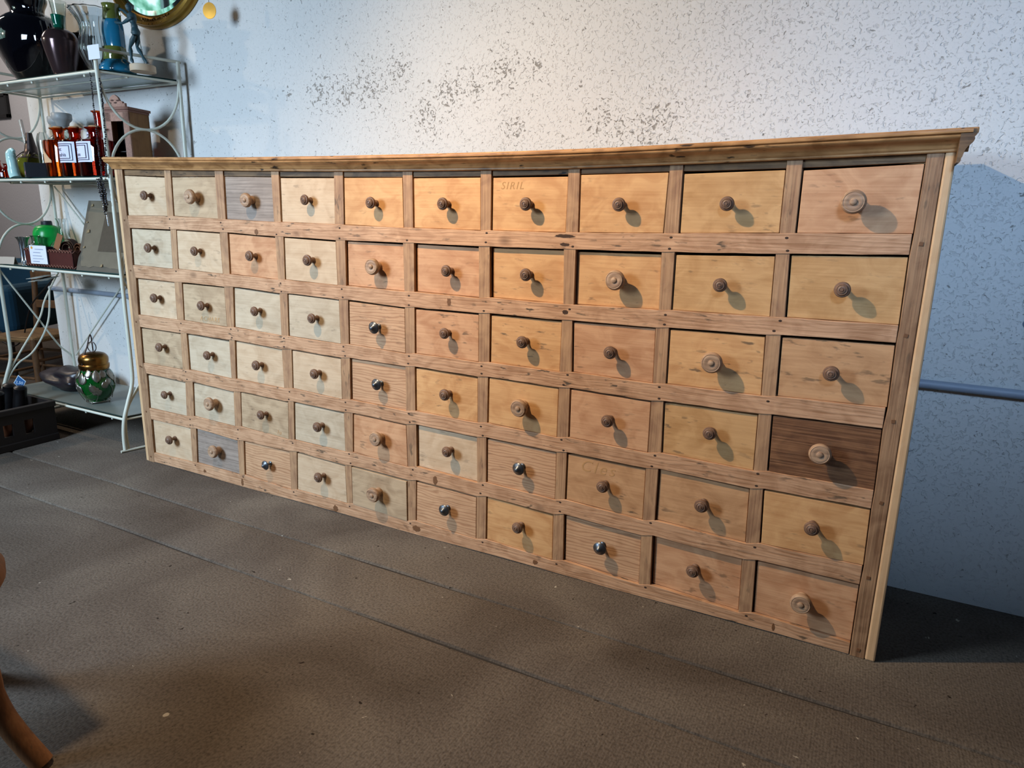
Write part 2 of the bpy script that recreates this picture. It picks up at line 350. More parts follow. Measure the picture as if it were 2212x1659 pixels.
# wall plug hole on the right
bm = B(); lathe(bm, [(.010, 0), (.012, .002), (.0085, .0035), (.006, .001), (.0, .001)], (2.768, WY, .748), 20, 'Y')
tag(build('wall_plug', bm, plain('plug_rim', '#6e7d8c', .7), smooth='auto', world=True), 'small round plug hole in the wall above the pipe, right of the cabinet', 'wall plug')
# ---------------------------------------------------------------- drawer cabinet
OPEN=[[[2,1093,227,1086,221,951,1,950],[260,1085,480,1084,478,946,254,952],[519,1084,734,1081,734,941,515,946],[767,1080,988,1077,984,939,764,942],[1022,1077,1236,1074,1238,935,1019,939],[1269,1074,1487,1074,1488,934,1269,936],[1519,1074,1735,1076,1734,935,1519,935],[1765,1076,1985,1080,1982,940,1767,936],[2015,1079,2234,1083,2235,947,2016,941],[2265,1083,2487,1091,2486,952,2266,948]],
[[11,906,231,906,224,769,4,773],[261,907,482,903,482,765,253,771],[519,904,735,896,737,761,514,767],[771,897,985,893,986,758,767,763],[1022,894,1234,893,1236,756,1019,760],[1272,894,1483,892,1485,755,1271,758],[1517,893,1731,894,1735,756,1519,758],[1763,895,1980,897,1983,761,1764,758],[2011,898,2232,903,2235,765,2012,763],[2260,904,2484,911,2486,769,2265,767]],
[[13,726,226,723,221,586,5,588],[266,725,482,723,481,584,258,589],[525,726,740,718,737,578,515,587],[774,720,989,715,990,577,769,581],[1025,717,1237,710,1237,574,1022,580],[1271,713,1485,713,1486,577,1270,578],[1520,716,1733,715,1732,578,1520,580],[1762,717,1979,718,1982,580,1766,583],[2011,721,2230,725,2235,584,2013,584],[2261,728,2485,732,2488,593,2265,588]],
[[7,542,233,540,226,403,1,403],[266,543,486,539,483,401,263,408],[514,542,734,534,734,400,505,404],[778,538,988,533,986,398,773,406],[1023,537,1235,535,1235,397,1020,403],[1269,539,1484,535,1485,400,1269,403],[1517,539,1732,537,1732,399,1516,405],[1763,541,1981,536,1982,401,1764,405],[2011,541,2233,541,2236,402,2015,407],[2261,545,2485,548,2488,407,2265,408]],
[[16,363,234,358,224,224,9,225],[275,364,487,356,481,226,265,231],[522,361,750,357,743,222,514,232],[775,361,991,356,991,223,768,226],[1027,361,1235,356,1238,220,1022,228],[1271,362,1483,357,1485,219,1271,227],[1514,362,1732,358,1733,220,1515,226],[1762,363,1980,359,1981,218,1762,227],[2011,365,2232,358,2236,217,2012,225],[2261,364,2487,365,2490,227,2267,225]],
[[13,180,237,181,230,43,8,41],[269,186,488,175,485,44,258,48],[520,181,741,180,739,40,512,49],[775,186,988,177,990,44,767,46],[1014,182,1236,177,1236,40,1013,49],[1268,183,1484,177,1484,40,1265,47],[1516,184,1730,176,1732,37,1516,48],[1761,184,1980,175,1982,34,1764,46],[2009,182,2233,174,2237,31,2013,43],[2263,182,2488,180,2489,32,2268,41]]]
KNOB=[[(141,1020),(385,1015),(642,1008),(891,1009),(1141,1002),(1385,1001),(1633,1002),(1878,1004),(2123,1008),(2372,1013)],
[(136,839),(379,838),(641,832),(891,830),(1138,822),(1391,823),(1634,826),(1878,826),(2123,831),(2373,836)],
[(135,661),(390,652),(645,655),(896,651),(1140,646),(1387,650),(1631,651),(1874,650),(2122,653),(2372,659)],
[(139,480),(394,479),(635,470),(896,475),(1140,470),(1389,474),(1630,473),(1878,475),(2132,483),(2371,477)],
[(140,301),(391,301),(645,299),(897,299),(1139,299),(1392,302),(1630,297),(1874,296),(2128,299),(2375,301)],
[(140,123),(385,120),(644,117),(894,123),(1127,117),(1385,118),(1632,121),(1875,119),(2122,119),(2374,110)]]

OPEN = [[[v / 1000 for v in q] for q in r] for r in OPEN]
KNOB = [[(a / 1000, b / 1000) for a, b in r] for r in KNOB]
CT = [(-.05, 1.151), (.3, 1.142), (.645, 1.1345), (1.0, 1.130), (1.314, 1.1280), (1.6, 1.1275), (1.862, 1.1290), (2.095, 1.134), (2.337, 1.140), (2.56, 1.1455)]
CB = [(-.05, 1.112), (.3, 1.103), (.645, 1.096), (1.0, 1.090), (1.314, 1.0868), (1.6, 1.086), (1.741, 1.0865), (2.092, 1.0934), (2.341, 1.0995), (2.56, 1.106)]
cab = empty('drawer_cabinet', (1.25, .17, 0), 'long stripped-pine merchant cabinet of sixty small drawers standing along the white wall', 'cabinet')
def part(name, bm, mat, parent=None, **k):
    return build(name, bm, mat, parent or cab, world=True, **k)
LP = [(-.030, 1.112), (-.029, .72), (-.029, .36), (-.029, .0)]     # outer edge of the left post
# posts
bm = B(); lz = [1.112] + [v for r in range(6) for v in (OPEN[r][0][1], OPEN[r][0][7])] + [0]
lx = [OPEN[0][0][0]] + [v for r in range(6) for v in (OPEN[r][0][0], OPEN[r][0][6])] + [.004]
slab(bm, [(-.029, 0), (-.029, 1.112)] + [(max(x, .001) , z) for x, z in zip(lx, lz)], -.001, .03)
part('side_post', bm, M['post'], bevel=.0015)
bm = B(); slab(bm, [(-.046, 0), (-.046, 1.115), (-.0305, 1.115), (-.0305, 0)], .001, .034); part('edge_strip', bm, M['newstrip'], bevel=.002)
bm = B(); rz = [1.106] + [v for r in range(6) for v in (OPEN[r][9][3], OPEN[r][9][5])] + [0]
rx = [v for v in [OPEN[0][9][2]] + [v for r in range(6) for v in (OPEN[r][9][2], OPEN[r][9][4])] + [2.489]]
slab(bm, [(2.519, 0), (2.516, 1.107)] + list(zip(rx, rz)), -.0015, .03); part('side_post', bm, M['post'], bevel=.0015)
bm = B(); slab(bm, [(2.520, 0), (2.517, 1.107), (2.535, 1.107), (2.541, 0)], -.003, .036); tag(part('edge_strip', bm, M['newstrip'], bevel=.004), 'light new-wood edge strip')
# rails between rows and at the foot
def rail_edges(r):
    top = []; bot = []
    for c in range(10):
        q = OPEN[r][c]; top += [(q[6], q[7]), (q[4], q[5])]
    if r < 5:
        for c in range(10):
            q = OPEN[r+1][c]; bot += [(q[0], q[1]), (q[2], q[3])]
    else: bot = [(x, .0005) for x, z in top]
    return top, bot
def resample(pl, xs): return [(x, lerp(pl, x)) for x in xs]
NAILM = M['nail']
for r in range(6):
    top, bot = rail_edges(r)
    top.sort(); bot.sort()
    x1 = min(OPEN[r][9][4], OPEN[min(r+1, 5)][9][2]) - .001
    xs = [.004] + [x for x, z in top if .01 < x < x1 - .004] + [x1]
    ex = []
    for a, b in zip(xs, xs[1:]):
        ex.append(a)
        k = int((b - a) / .05)
        ex += [a + (b - a) * (i + 1) / (k + 1) for i in range(k)]
    ex.append(xs[-1]); xs = ex
    rnd = random.Random(r)
    T = [(x, z + rnd.uniform(-.0007, .0007)) for x, z in resample(top, xs)]; Bo = [(x, z + rnd.uniform(-.0007, .0007)) for x, z in resample(bot, xs)]
    if r == 5: Bo = [(x, max(.0008, .002 + .0012 * math.sin(x * 9))) for x, z in Bo]
    bm = B(); strip(bm, T, Bo, 0, .028)
    name = 'drawer_rail' if r < 5 else 'bottom_rail'
    ro = part(name, bm, M['rail'], bevel=.0012)
    for c in range(9):                     # nails and the dark stains round them at every divider
        q = OPEN[r][c]; x = (q[4] + OPEN[r][c+1][6]) / 2
        zt = lerp(top, x); zb = lerp(Bo, x)
        for z in ((zt - .009, zb + .008) if r < 5 else (zt - .009,)):
            if rnd.random() < .12: continue
            bm = B(); lathe(bm, [(.0, -.0006), (.0022, -.0006), (.0026, .0002), (.0014, .0007), (0.0003, .0008)], (x + rnd.uniform(-.007, .007), .0002, z + rnd.uniform(-.003, .003)), 10, 'Y', sx=1.5)
            part('nail_head', bm, NAILM, ro)
# burnt knot marks on the first rail
def blot(name, x, z, rx_, rz_, parent, mat, y=-.0006, seed=1):
    rnd = random.Random(seed); n = 26; bm = B()
    vs = [bm.verts.new((x + rx_ * math.cos(2*math.pi*k/n) * rnd.uniform(.75, 1.12), y, z + rz_ * math.sin(2*math.pi*k/n) * rnd.uniform(.7, 1.15))) for k in range(n)]
    bm.faces.new(vs); r_ = bmesh.ops.extrude_face_region(bm, geom=bm.faces[:]); bmesh.ops.translate(bm, verts=[v for v in r_['geom'] if isinstance(v, bmesh.types.BMVert)], vec=(0, .0015, 0))
    return part(name, bm, mat, parent)
M['knot'] = plain('dark_knot', '#3f2a1c', .8, noise=.4, scale=200)
M['knot2'] = plain('brown_knot', '#6f4a2c', .7, noise=.4, scale=200)
for i, (x, z, a, b, mt) in enumerate([(1.733, .9265, .027, .0042, 'knot'), (1.733, .906, .014, .0042, 'knot'), (.94, .016, .011, .011, 'knot2'), (.50, .018, .006, .015, 'knot2'), (1.27, .022, .016, .010, 'knot2'), (1.68, .018, .008, .007, 'knot2'), (1.34, .197, .008, .014, 'knot2'), (2.32, .018, .0035, .010, 'knot2'), (.655, .909, .009, .009, 'knot2'), (1.39, .737, .007, .012, 'knot2'), (1.742, .737, .008, .006, 'knot'), (.30, .022, .008, .006, 'knot2')]):
    blot('wood_knot', x, z, a, b, cab, M[mt], seed=i)
# square pegs in the posts
for x, z in ((2.501, .933), (2.500, .749), (2.502, .566), (2.504, .382), (2.502, .202), (2.505, .020), (-.015, .933), (-.011, .752), (-.012, .560), (-.018, .388), (-.009, .386), (-.011, .208), (-.013, .022)):
    bm = B(); s = .0042 if x > 1 else .0032
    a = math.pi / 4 + random.uniform(-.25, .25); slab(bm, [(x + s*1.3*math.cos(a + k*math.pi/2), z + s*1.3*math.sin(a + k*math.pi/2)) for k in range(4)], -.0028, .004)
    part('peg', bm, M['peg'], bevel=.0006)
# dividers
for r in range(6):
    for c in range(9):
        a, b = OPEN[r][c], OPEN[r][c+1]
        if r == 0: zt = lambda x: lerp(CB, x) + .001
        pts = [(a[4], a[5] - .001), (a[2], (zt(a[2]) if r == 0 else a[3] + .001)), (b[0], (zt(b[0]) if r == 0 else b[1] + .001)), (b[6], b[7] - .001)]
        bm = B(); slab(bm, pts, .0012 + random.uniform(0, .0012), .03); part('divider', bm, M['divider'], bevel=.001)
# frieze under the cornice
xs = [.004 + i * (2.484) / 30 for i in range(31)]
ot = sorted([(OPEN[0][c][0], OPEN[0][c][1]) for c in range(10)] + [(OPEN[0][c][2], OPEN[0][c][3]) for c in range(10)])
bm = B(); strip(bm, [(x, lerp(CB, x) + .004) for x in xs], [(x, lerp(ot, x) - .002) for x in xs], .006, .03); part('frieze', bm, M['frieze'], bevel=.001)
# cornice moulding: one profile swept along the sagging front, and returned along the right-hand end
PROF = [(.004, 0), (-.004, 0), (-.0065, .05), (-.0065, .13), (-.009, .17), (-.0105, .25), (-.0135, .36), (-.0190, .46), (-.0260, .53), (-.0315, .60), (-.0335, .67), (-.0335, .70), (-.0310, .735), (-.0335, .75), (-.0365, .79), (-.0375, .86), (-.0370, .93), (-.034, .965), (.004, .965)]
bm = B(); rows = []
xs = [-.05 + i * 2.603 / 60 for i in range(61)]
rnd = random.Random(3)
for x in xs:
    zb, zt = lerp(CB, x), lerp(CT, x); j = rnd.uniform(-.0005, .0005)
    rows.append([bm.verts.new((x, y + j, zb + (zt - zb) * t)) for y, t in PROF])
n = len(PROF)
for a, b in zip(rows, rows[1:]):
    for k in range(n): bm.faces.new((a[k], b[k], b[(k+1) % n], a[(k+1) % n]))
bm.faces.new(rows[0]); bm.faces.new(rows[-1])
part('cornice', bm, M['cornice'], smooth='auto')
bm = B(); rows = []
for y in [-.034 + i * .38 / 10 for i in range(11)]:
    zb, zt = lerp(CB, 2.55) - .022, lerp(CT, 2.56)
    rows.append([bm.verts.new((2.541 - (py + .0065) * .62 , y, zb + (zt - zb) * t)) for py, t in PROF])
for a, b in zip(rows, rows[1:]):
    for k in range(n): bm.faces.new((a[k], b[k], b[(k+1) % n], a[(k+1) % n]))
bm.faces.new(rows[0]); bm.faces.new(rows[-1])
tag(part('cornice', bm, M['frieze'], smooth='auto'), 'darker cornice return along the right-hand end')
# top board
bm = B(); xs = [-.05 + i * 2.612 / 30 for i in range(31)]
strip(bm, [(x, lerp(CT, x) + .0006) for x in xs], [(x, lerp(CT, x) - .0105) for x in xs], -.0335, .355); part('top_board', bm, M['cornice'], bevel=.002)
# carcass
bm = B(); box(bm, (-.044, .034, .002), (-.026, .35, 1.10)); part('side_panel', bm, M['newstrip'], bevel=.002)
bm = B(); box(bm, (2.519, .036, .002), (2.535, .35, 1.10)); part('side_panel', bm, M['newstrip'], bevel=.002)
bm = B(); box(bm, (-.025, .335, .01), (2.519, .35, 1.112)); part('back_panel', bm, M['inside'])
bm = B()
for r in range(6):
    zs = [OPEN[r][c][7] for c in range(10)]; z = min(zs) - .006
    box(bm, (-.02, .03, z - .008), (2.515, .333, z))
part('shelf_board', bm, M['inside'])
# drawers ---------------------------------------------------------------
KIND = ['pale umber mauve pale warm warm warm warm tanw rose'.split(),
        'grey pale rose pale rose rose warm warm tanw tanw'.split(),
        'pale umber grey grey pine rose warm rose warm tan'.split(),
        'umber grey pale pale pine warm warm rose tanw oak'.split(),
        'grey grey umber grey rose pale pine tan tan warm'.split(),
        'pale mauve pine pale umber pine warm pine rose rose'.split()]
BIG = {(0,1),(0,2),(0,9),(1,4),(1,7),(2,8),(3,6),(3,9),(4,1),(4,4),(5,1),(5,4),(5,9)}
METAL = {(2,4),(3,4),(4,6),(5,2),(5,5),(5,7)}
KP = [(0, 0), (.0085, 0), (.0092, .0025), (.0075, .0045), (.0058, .007), (.0052, .011), (.0058, .015), (.0078, .0178), (.0115, .0192), (.0150, .0205), (.0163, .0232), (.0160, .0262), (.0146, .0280), (.0126, .0284), (.0118, .0302), (.0100, .0318), (.0088, .0313), (.0074, .0325), (.0050, .0331), (.0046, .0320), (.0034, .0322), (.0026, .0338), (.0, .0342)]
BP = [(0, 0), (.0135, 0), (.0142, .004), (.0128, .007), (.0118, .012), (.0125, .0165), (.0160, .0190), (.0205, .0205), (.0232, .0235), (.0236, .0275), (.0222, .0310), (.0195, .0335), (.0180, .0330), (.0160, .0338), (.0110, .0335), (.0080, .0325), (.0068, .0328), (.0060, .0350), (.0035, .0364), (.0, .0366)]
MP = [(0, 0), (.0080, 0), (.0078, .002), (.0050, .004), (.0042, .010), (.0048, .016), (.0085, .0195), (.0150, .0205), (.0172, .0222), (.0174, .0240), (.0160, .0258), (.0130, .0275), (.0110, .0290), (.0070, .0325), (.0052, .0352), (.0030, .0366), (.0, .0370)]
def knob(kind, parent, x, y, z, rnd):
    bm = B(); prof = {'k': KP, 'b': BP, 'm': MP}[kind]; s = rnd.uniform(.95, 1.05)
    prof = [(max(r * s, 0), h * s * (1.10 if kind != 'm' else 1.04)) for r, h in prof]
    lathe(bm, prof[1:-1], (0, 0, 0), 32, 'Y')
    o = build('knob', bm, {'k': M['knob'], 'b': M['bigknob'], 'm': M['metalknob']}[kind], parent, smooth='auto')
    p = parent; o.location = Vector((x, y, z)) - (cab.location + parent.location)
    o.rotation_euler = (rnd.uniform(-.05, .05), 0, rnd.uniform(-.05, .05))
    if kind == 'b': tag(o, 'larger pale turned wooden knob')
    if kind == 'm': tag(o, 'dark pewter metal knob')
    return o
DR = {}
rnd = random.Random(11)
REC = {(1,5): .012, (1,6): .013, (1,7): .011, (1,4): .009, (3,4): .008, (4,5): .010, (5,7): .009, (5,8): .012, (5,9): .008, (4,8): .008}
for r in range(6):
    for c in range(10):
        q = OPEN[r][c]; g = .0018
        gt = rnd.uniform(.0035, .0065); rec = REC.get((r, c), rnd.uniform(.002, .006))
        if (r, c) == (5, 4): rec = -.002
        tl = rnd.uniform(-.0008, .0008)
        pts = [(q[6] + g + .002, q[7] + .0006), (q[0] + g + .002, q[1] - gt + tl), (q[2] - g, q[3] - gt - tl), (q[4] - g, q[5] + .0006)]
        bm = B(); slab(bm, pts, rec, rec + .016)
        x0, x1 = pts[0][0] + .006, pts[2][0] - .006; z0, z1 = pts[0][1] + .004, pts[1][1] - .008
        box(bm, (x0, rec + .016, z0), (x0 + .008, .31, z1)); box(bm, (x1 - .008, rec + .016, z0), (x1, .31, z1)); box(bm, (x0, .30, z0), (x1, .31, z1)); box(bm, (x0, rec + .016, z0), (x1, .30, z0 + .006))
        k = KIND[r][c]; d = part('drawer', bm, M[k], bevel=.0012); DR[(r, c)] = (d, rec)
        if k == 'oak': tag(d, 'dark brown oak drawer')
        if k == 'mauve': tag(d, 'grey-mauve weathered drawer')
        kx, kz = KNOB[r][c]
        knob('b' if (r, c) in BIG else 'm' if (r, c) in METAL else 'k', d, kx, rec, kz, rnd)
# faint pencilled words
def text(name, s, size, mat, parent, loc, rot=(math.pi/2, 0, 0), depth=.0003, shear=0, track=1.0):
    cu = bpy.data.curves.new(name, 'FONT'); cu.body = s; cu.size = size; cu.extrude = depth; cu.shear = shear; cu.offset = 0; cu.space_character = track
    cu.resolution_u = 3
    t = bpy.data.objects.new('tmp_text', cu); COL.objects.link(t)
    dg = bpy.context.evaluated_depsgraph_get(); me = bpy.data.meshes.new_from_object(t.evaluated_get(dg))
    bpy.data.objects.remove(t); bpy.data.curves.remove(cu)
    o = bpy.data.objects.new(name, me); COL.objects.link(o); me.materials.clear(); me.materials.append(mat)
    o.rotation_euler = rot
    if parent:
        p = parent; acc = Vector((0, 0, 0))
        while p: acc += p.location; p = p.parent
        o.parent = parent; o.location = Vector(loc) - acc
    else: o.location = loc
    return o
for (r, c), s, size, x, z in (((0, 6), 'SIRIL', .026, 1.545, 1.040), ((2, 1), 'ACHARS', .022, .345, .597), ((4, 7), 'Cles', .045, 1.80, .318), ((4, 2), 'lu', .022, .69, .234)):
    d, rec = DR[(r, c)]
    text('pencil_writing', s, size, M['pencil'], d, (x, rec - .0001, z), shear=.25, track=1.25)
# ================================================================ wire shelf unit
M['glass_shelf'] = plain('frosted_glass_shelf', '#a9b8b4', .18, trans=.72, ior=1.3, noise=.1, scale=6)
M['dark_edge'] = plain('dark_glass_edge', '#14302f', .15)
M['slate'] = plain('dusty_grey_shelf_board', '#6f736c', .35, noise=.2, scale=5)
su = empty('wire_shelf_unit', (-.64, .22, 0), 'cream wire shelf unit with glass shelves and curved side hoops beside the drawer cabinet', 'shelf')
def sp(name, bm, mat, parent=None, **k): return build(name, bm, mat, parent or su, world=True, **k)
XL = -1.105
def xr(y): return -.222 + (y - .09) * .33          # the right frame is slightly splayed
FR = [(-.225, .092, 1.548), (-.215, .090, 1.25), (-.207, .087, .95), (-.204, .084, .6), (-.203, .083, .36), (-.203, .077, .28), (-.203, .052, .21), (-.203, .030, .15), (-.205, .021, .10), (-.206, .018, .05), (-.206, .018, .004)]
BR = [(-.128, .366, 1.548), (-.13, .366, .9), (-.132, .366, .004)]
FL = [(XL - (p[0] + .21) * .3, p[1], p[2]) for p in FR]
BL = [(-1.100, .362, 1.548), (-1.103, .362, .8), (-1.112, .362, .34), (-1.115, .366, .2), (-1.11, .37, .004)]
for P in (FR, BR, FL, BL):
    bm = B(); tube(bm, smoothpts(P, 5), .0075, 12); sp('post', bm, M['white_metal'], smooth='auto')
def rod(name, pts, r=.0045, sm=0, parent=None, mat=None):
    bm = B(); tube(bm, smoothpts(pts, sm) if sm else pts, r, 10); return sp(name, bm, mat or M['white_metal'], parent, smooth='auto')
SH = [1.470, 1.086, .712, .137]
def xpost(side, front, z):
    P = {('R', 1): FR, ('R', 0): BR, ('L', 1): FL, ('L', 0): BL}[(side, front)]
    return Vector((lerp([(p[2], p[0]) for p in P[::-1]], z), lerp([(p[2], p[1]) for p in P[::-1]], z), z))
for z in SH:
    a, b, c, d = xpost('L', 1, z), xpost('R', 1, z), xpost('R', 0, z), xpost('L', 0, z)
    rod('shelf_rail', [a, b], .0055); rod('shelf_rail', [d, c], .0045)
    rod('shelf_rail', [a, d], .0045); rod('shelf_rail', [b, c], .0045)
    if z > .2:
        rod('shelf_rail', [a + (0, .09, -.012) if False else a + Vector((0, .10, -.006)), b + Vector((.03, .10, -.006))], .0035)
    bm = B(); i = .007; t = z + .0055
    pts = [a + Vector((i, i, 0)), b + Vector((-i, i, 0)), c + Vector((-i, -i, 0)), d + Vector((i, -i, 0))]
    lo = [bm.verts.new((p.x, p.y, t)) for p in pts]; hi = [bm.verts.new((p.x, p.y, t + .005)) for p in pts]
    bm.faces.new(lo[::-1]).material_index = 0; bm.faces.new(hi).material_index = 0
    for k in range(4): bm.faces.new((lo[k], lo[(k+1) % 4], hi[(k+1) % 4], hi[k])).material_index = 1
    sp('glass_shelf' if z > .2 else 'shelf_board', bm, [M['glass_shelf'] if z > .2 else M['slate'], M['dark_edge']])
    for k in range(5):                          # little support buttons under the front rail
        u = (k + .5) / 5; p = a.lerp(b, u)
        bm = B(); lathe(bm, [(.004, -.004), (.0045, 0), (.0045, .006)], p + Vector((0, .006, -.009)), 10); sp('support_pin', bm, M['white_metal'], smooth='auto')
# top rails, feet
for s in 'RL':
    rod('top_rail', [xpost(s, 1, 1.548) + Vector((0, -.004, 0)), xpost(s, 0, 1.548) + Vector((0, .012, 0))], .0058)
    f, b = xpost(s, 1, .006), xpost(s, 0, .006)
    rod('foot_bar', [f + Vector((0, -.018, 0)), b], .0055)
    rod('inner_leg', [f + Vector((0, .016, 0)), f + Vector((0, .014, .09)), f + Vector((0, .03, .17)), f + Vector((0, .085, .245)), f + Vector((.01, .16, .30)), f + Vector((.02, .235, .43)), f + Vector((.02, .265, .6))], .0042, 6)
    # paired half hoops between the shelves
    for top, bot in ((1.466, 1.09), (1.082, .716)):
        h = (top - bot) / 2
        for zc, sg in ((top, -1), (bot, 1)):
            A, Bk = xpost(s, 1, zc), xpost(s, 0, zc); pts = []
            ctr = (A + Bk) / 2
            for k in range(25):
                a = math.pi * k / 24; p = ctr + (A - ctr) * math.cos(a) * .97; p.z = zc + sg * h * math.sin(a) * 1.0; pts.append(p)
            rod('side_hoop', pts, .005)
    A, Bk, C_, D_ = xpost(s, 1, .70), xpost(s, 0, .70), xpost(s, 1, .20), xpost(s, 0, .20)
    mid = (A + D_) / 2
    rod('side_brace', [A, A.lerp(D_, .3), mid, mid.lerp(D_, .55), D_ + Vector((0, -.012, .05)), D_ + Vector((0, 0, -.03))], .0042, 5)
    rod('side_brace', [Bk, Bk.lerp(C_, .3), mid + Vector((.004, 0, 0)), mid.lerp(C_, .6), C_], .0042, 5)
# crossed rods at the back
p1, p2 = xpost('L', 0, 1.075), xpost('R', 0, .25); p3, p4 = xpost('L', 0, .25), xpost('R', 0, 1.075)
for a, b in ((p1, p2), (p3, p4)):
    rod('back_brace', [a + Vector((.01, .008, 0)), b + Vector((-.01, .008, 0))], .0035)
# price card on the front post
def card(name, c, w_, h_, mat, ry=0, rz=0, rx=0, parent=None, th=.0008):
    bm = B(); box(bm, (-w_/2, -th, 0), (w_/2, 0, h_)); o = build(name, bm, mat, parent)
    o.location = c; o.rotation_euler = (rx, ry, rz); return o
M['card'] = plain('white_card', '#dcdde6', .7)
pc = card('price_card', at(204.5, 128, .079),   .052, .050, M['card'], ry=-.06, rz=.22, rx=-.05)
tag(pc, 'small blank white price card clipped to the top of the shelf post', 'price card')
# ================================================================ glass and pots on the top shelf
def glass(name, col, rough=.02, ior=1.46, noise=0): return plain(name, col, rough, trans=1.0, ior=ior)
M['clear'] = glass('clear_glass', '#f2f6f6')
M['clear2'] = glass('old_clear_glass', '#dfe8e4', .05)
M['black_glass'] = plain('black_glass', '#05050a', .06, coat=1)
M['brownlustre'] = plain('brown_lustre_glaze', '#4c3a3a', .16, metal=.65, noise=.35, scale=22)
M['greenneck'] = plain('green_glass_neck', '#0d6a52', .08, trans=.5)
M['darkbrown'] = plain('dark_brown_glass', '#241511', .08, coat=1)
M['bluepot'] = plain('blue_glass', '#1b6280', .10, coat=.6, noise=.18, scale=25)
M['olivepot'] = plain('olive_glass', '#59602a', .10, coat=.6, noise=.2, scale=25)
def vessel(name, prof, loc, mat, seg=40, rib=0, ribn=12, sx=1, sy=1, hollow=.0025, parent=None, smooth='auto', **k):
    bm = B(); z1 = prof[-1][1]
    if hollow:
        inner = [(max(r - hollow, .0008), max(h, hollow)) for r, h in prof if h > -1]
        inner[0] = (inner[0][0], hollow)
        lathe(bm, [(0.0006, 0)] + prof + inner[::-1] + [(.0006, hollow)], (0, 0, 0), seg, rib=rib, ribn=ribn, sx=sx, sy=sy)
    else: lathe(bm, [(0.0006, 0)] + prof, (0, 0, 0), seg, rib=rib, ribn=ribn, sx=sx, sy=sy)
    o = build(name, bm, mat, parent, smooth=smooth); o.location = loc
    return o
ZT = SH[0] + .0105
def base(px, Y, z): v = at(px, 150, Y); return Vector((v.x, Y, z))
def prof_spline(pts, n=4):
    q = smoothpts([(r, 0, h) for r, h in pts], n); return [(max(p.x, .0006), p.z) for p in q]
# big black vase
v = vessel('black_vase', prof_spline([(.055, 0), (.075, .012), (.115, .06), (.160, .14), (.168, .19), (.150, .24), (.105, .272), (.080, .28), (.078, .30), (.092, .325), (.095, .338)]), base(57, .225, ZT), M['black_glass'], 72, rib=.012, ribn=36, sy=.72)
v.location.x = -.862
tag(v, 'large bulbous black glass vase with vertical ribs on the top glass shelf', 'vase')
t = empty('lustre_vase', base(139, .16, ZT), 'brown lustre vase with a green glass neck, right of the big black vase', 'vase')
vessel('body', prof_spline([(.032, 0), (.041, .02), (.054, .07), (.064, .115), (.065, .14), (.051, .165), (.029, .178), (.021, .182)]), (0, 0, 0), M['brownlustre'], 40, parent=t)
tag(vessel('neck', prof_spline([(.0205, .0), (.019, .015), (.022, .032), (.024, .046), (.025, .050)]), (0, 0, .178), M['greenneck'], 28, parent=t), 'green glass neck')
v = vessel('tall_glass_vase', prof_spline([(.032, 0), (.03, .03), (.018, .10), (.016, .16), (.021, .24), (.026, .30), (.032, .34)]), base(142, .30, ZT), M['clear2'], 28)
tag(v, 'tall slim clear glass vase behind the lustre vase with green neck', 'vase')
v = vessel('dark_vase', prof_spline([(.034, 0), (.048, .03), (.052, .08), (.044, .12), (.030, .15), (.034, .172), (.046, .185)]), base(186, .27, ZT), M['darkbrown'], 40, rib=.02, ribn=20)
tag(v, 'small dark brown ribbed vase with flared rim, behind the clear cut vase', 'vase')
v = vessel('cut_glass_vase', prof_spline([(.040, 0), (.034, .012), (.047, .042), (.060, .080), (.055, .118), (.049, .15), (.054, .182), (.072, .212), (.081, .224)]), base(214, .165, ZT), M['clear'], 96, rib=.045, ribn=14, hollow=.007)
tag(v, 'clear cut-glass vase with flared fluted rim standing behind the white price card', 'vase')
t = empty('blue_bottle', base(252, .20, ZT), 'tall blue and olive glass bottle that the wooden figure leans against', 'bottle')
t.location.x = -.262
vessel('body', prof_spline([(.062, 0), (.075, .008), (.070, .03), (.048, .05), (.041, .07), (.042, .11), (.041, .16), (.036, .185), (.030, .195)]), (0, 0, 0), M['bluepot'], 36, parent=t, sx=1.0, sy=.8)
tag(vessel('neck', prof_spline([(.030, 0), (.030, .02), (.029, .04), (.033, .054)]), (0, 0, .192), M['olivepot'], 28, parent=t), 'olive green bottle neck')
vessel('band', [(.0505, 0), (.0515, .002), (.047, .045), (.046, .047)], (-.004, -.003, .048), M['olivepot'], 28, parent=t, sx=1.0, sy=.82, hollow=0)['label'] = 'olive green band round the bottle foot'
# wooden artist's figure
M['figure'] = plain('dark_teal_stained_wood', '#27434b', .55, noise=.2, scale=40)
M['lightwood'] = plain('pale_turned_wood', '#b9a48a', .6, noise=.15, scale=30)
fig = empty('jointed_wooden_figure', base(309, .21, ZT), 'dark teal jointed wooden artist figure pushing the blue bottle, on a pale round base', 'figurine')
def seg3(name, pts, rs, par, mat=None):
    bm = B(); P = smoothpts(pts, 4); n = len(P)
    tab = [(i / (len(rs) - 1), r) for i, r in enumerate(rs)]
    tube(bm, P, [lerp(tab, i / (n - 1)) for i in range(n)], 14); return build(name, bm, mat or M['figure'], par, smooth='auto', world=True)
def F_(x, y, dy=0): return at(x, y, .205 + dy)
seg3('head', [F_(277, 7), F_(277, 13), F_(279, 20), F_(280, 25)], [.003, .0115, .0105, .004], fig)
seg3('chest', [F_(281, 27), F_(283, 33), F_(286, 42), F_(288, 50)], [.006, .0165, .0155, .010], fig)
seg3('waist', [F_(288, 50), F_(290, 56), F_(291, 61)], [.009, .012, .011], fig)
seg3('hips', [F_(291, 61), F_(293, 70), F_(294, 76)], [.012, .0165, .013], fig)
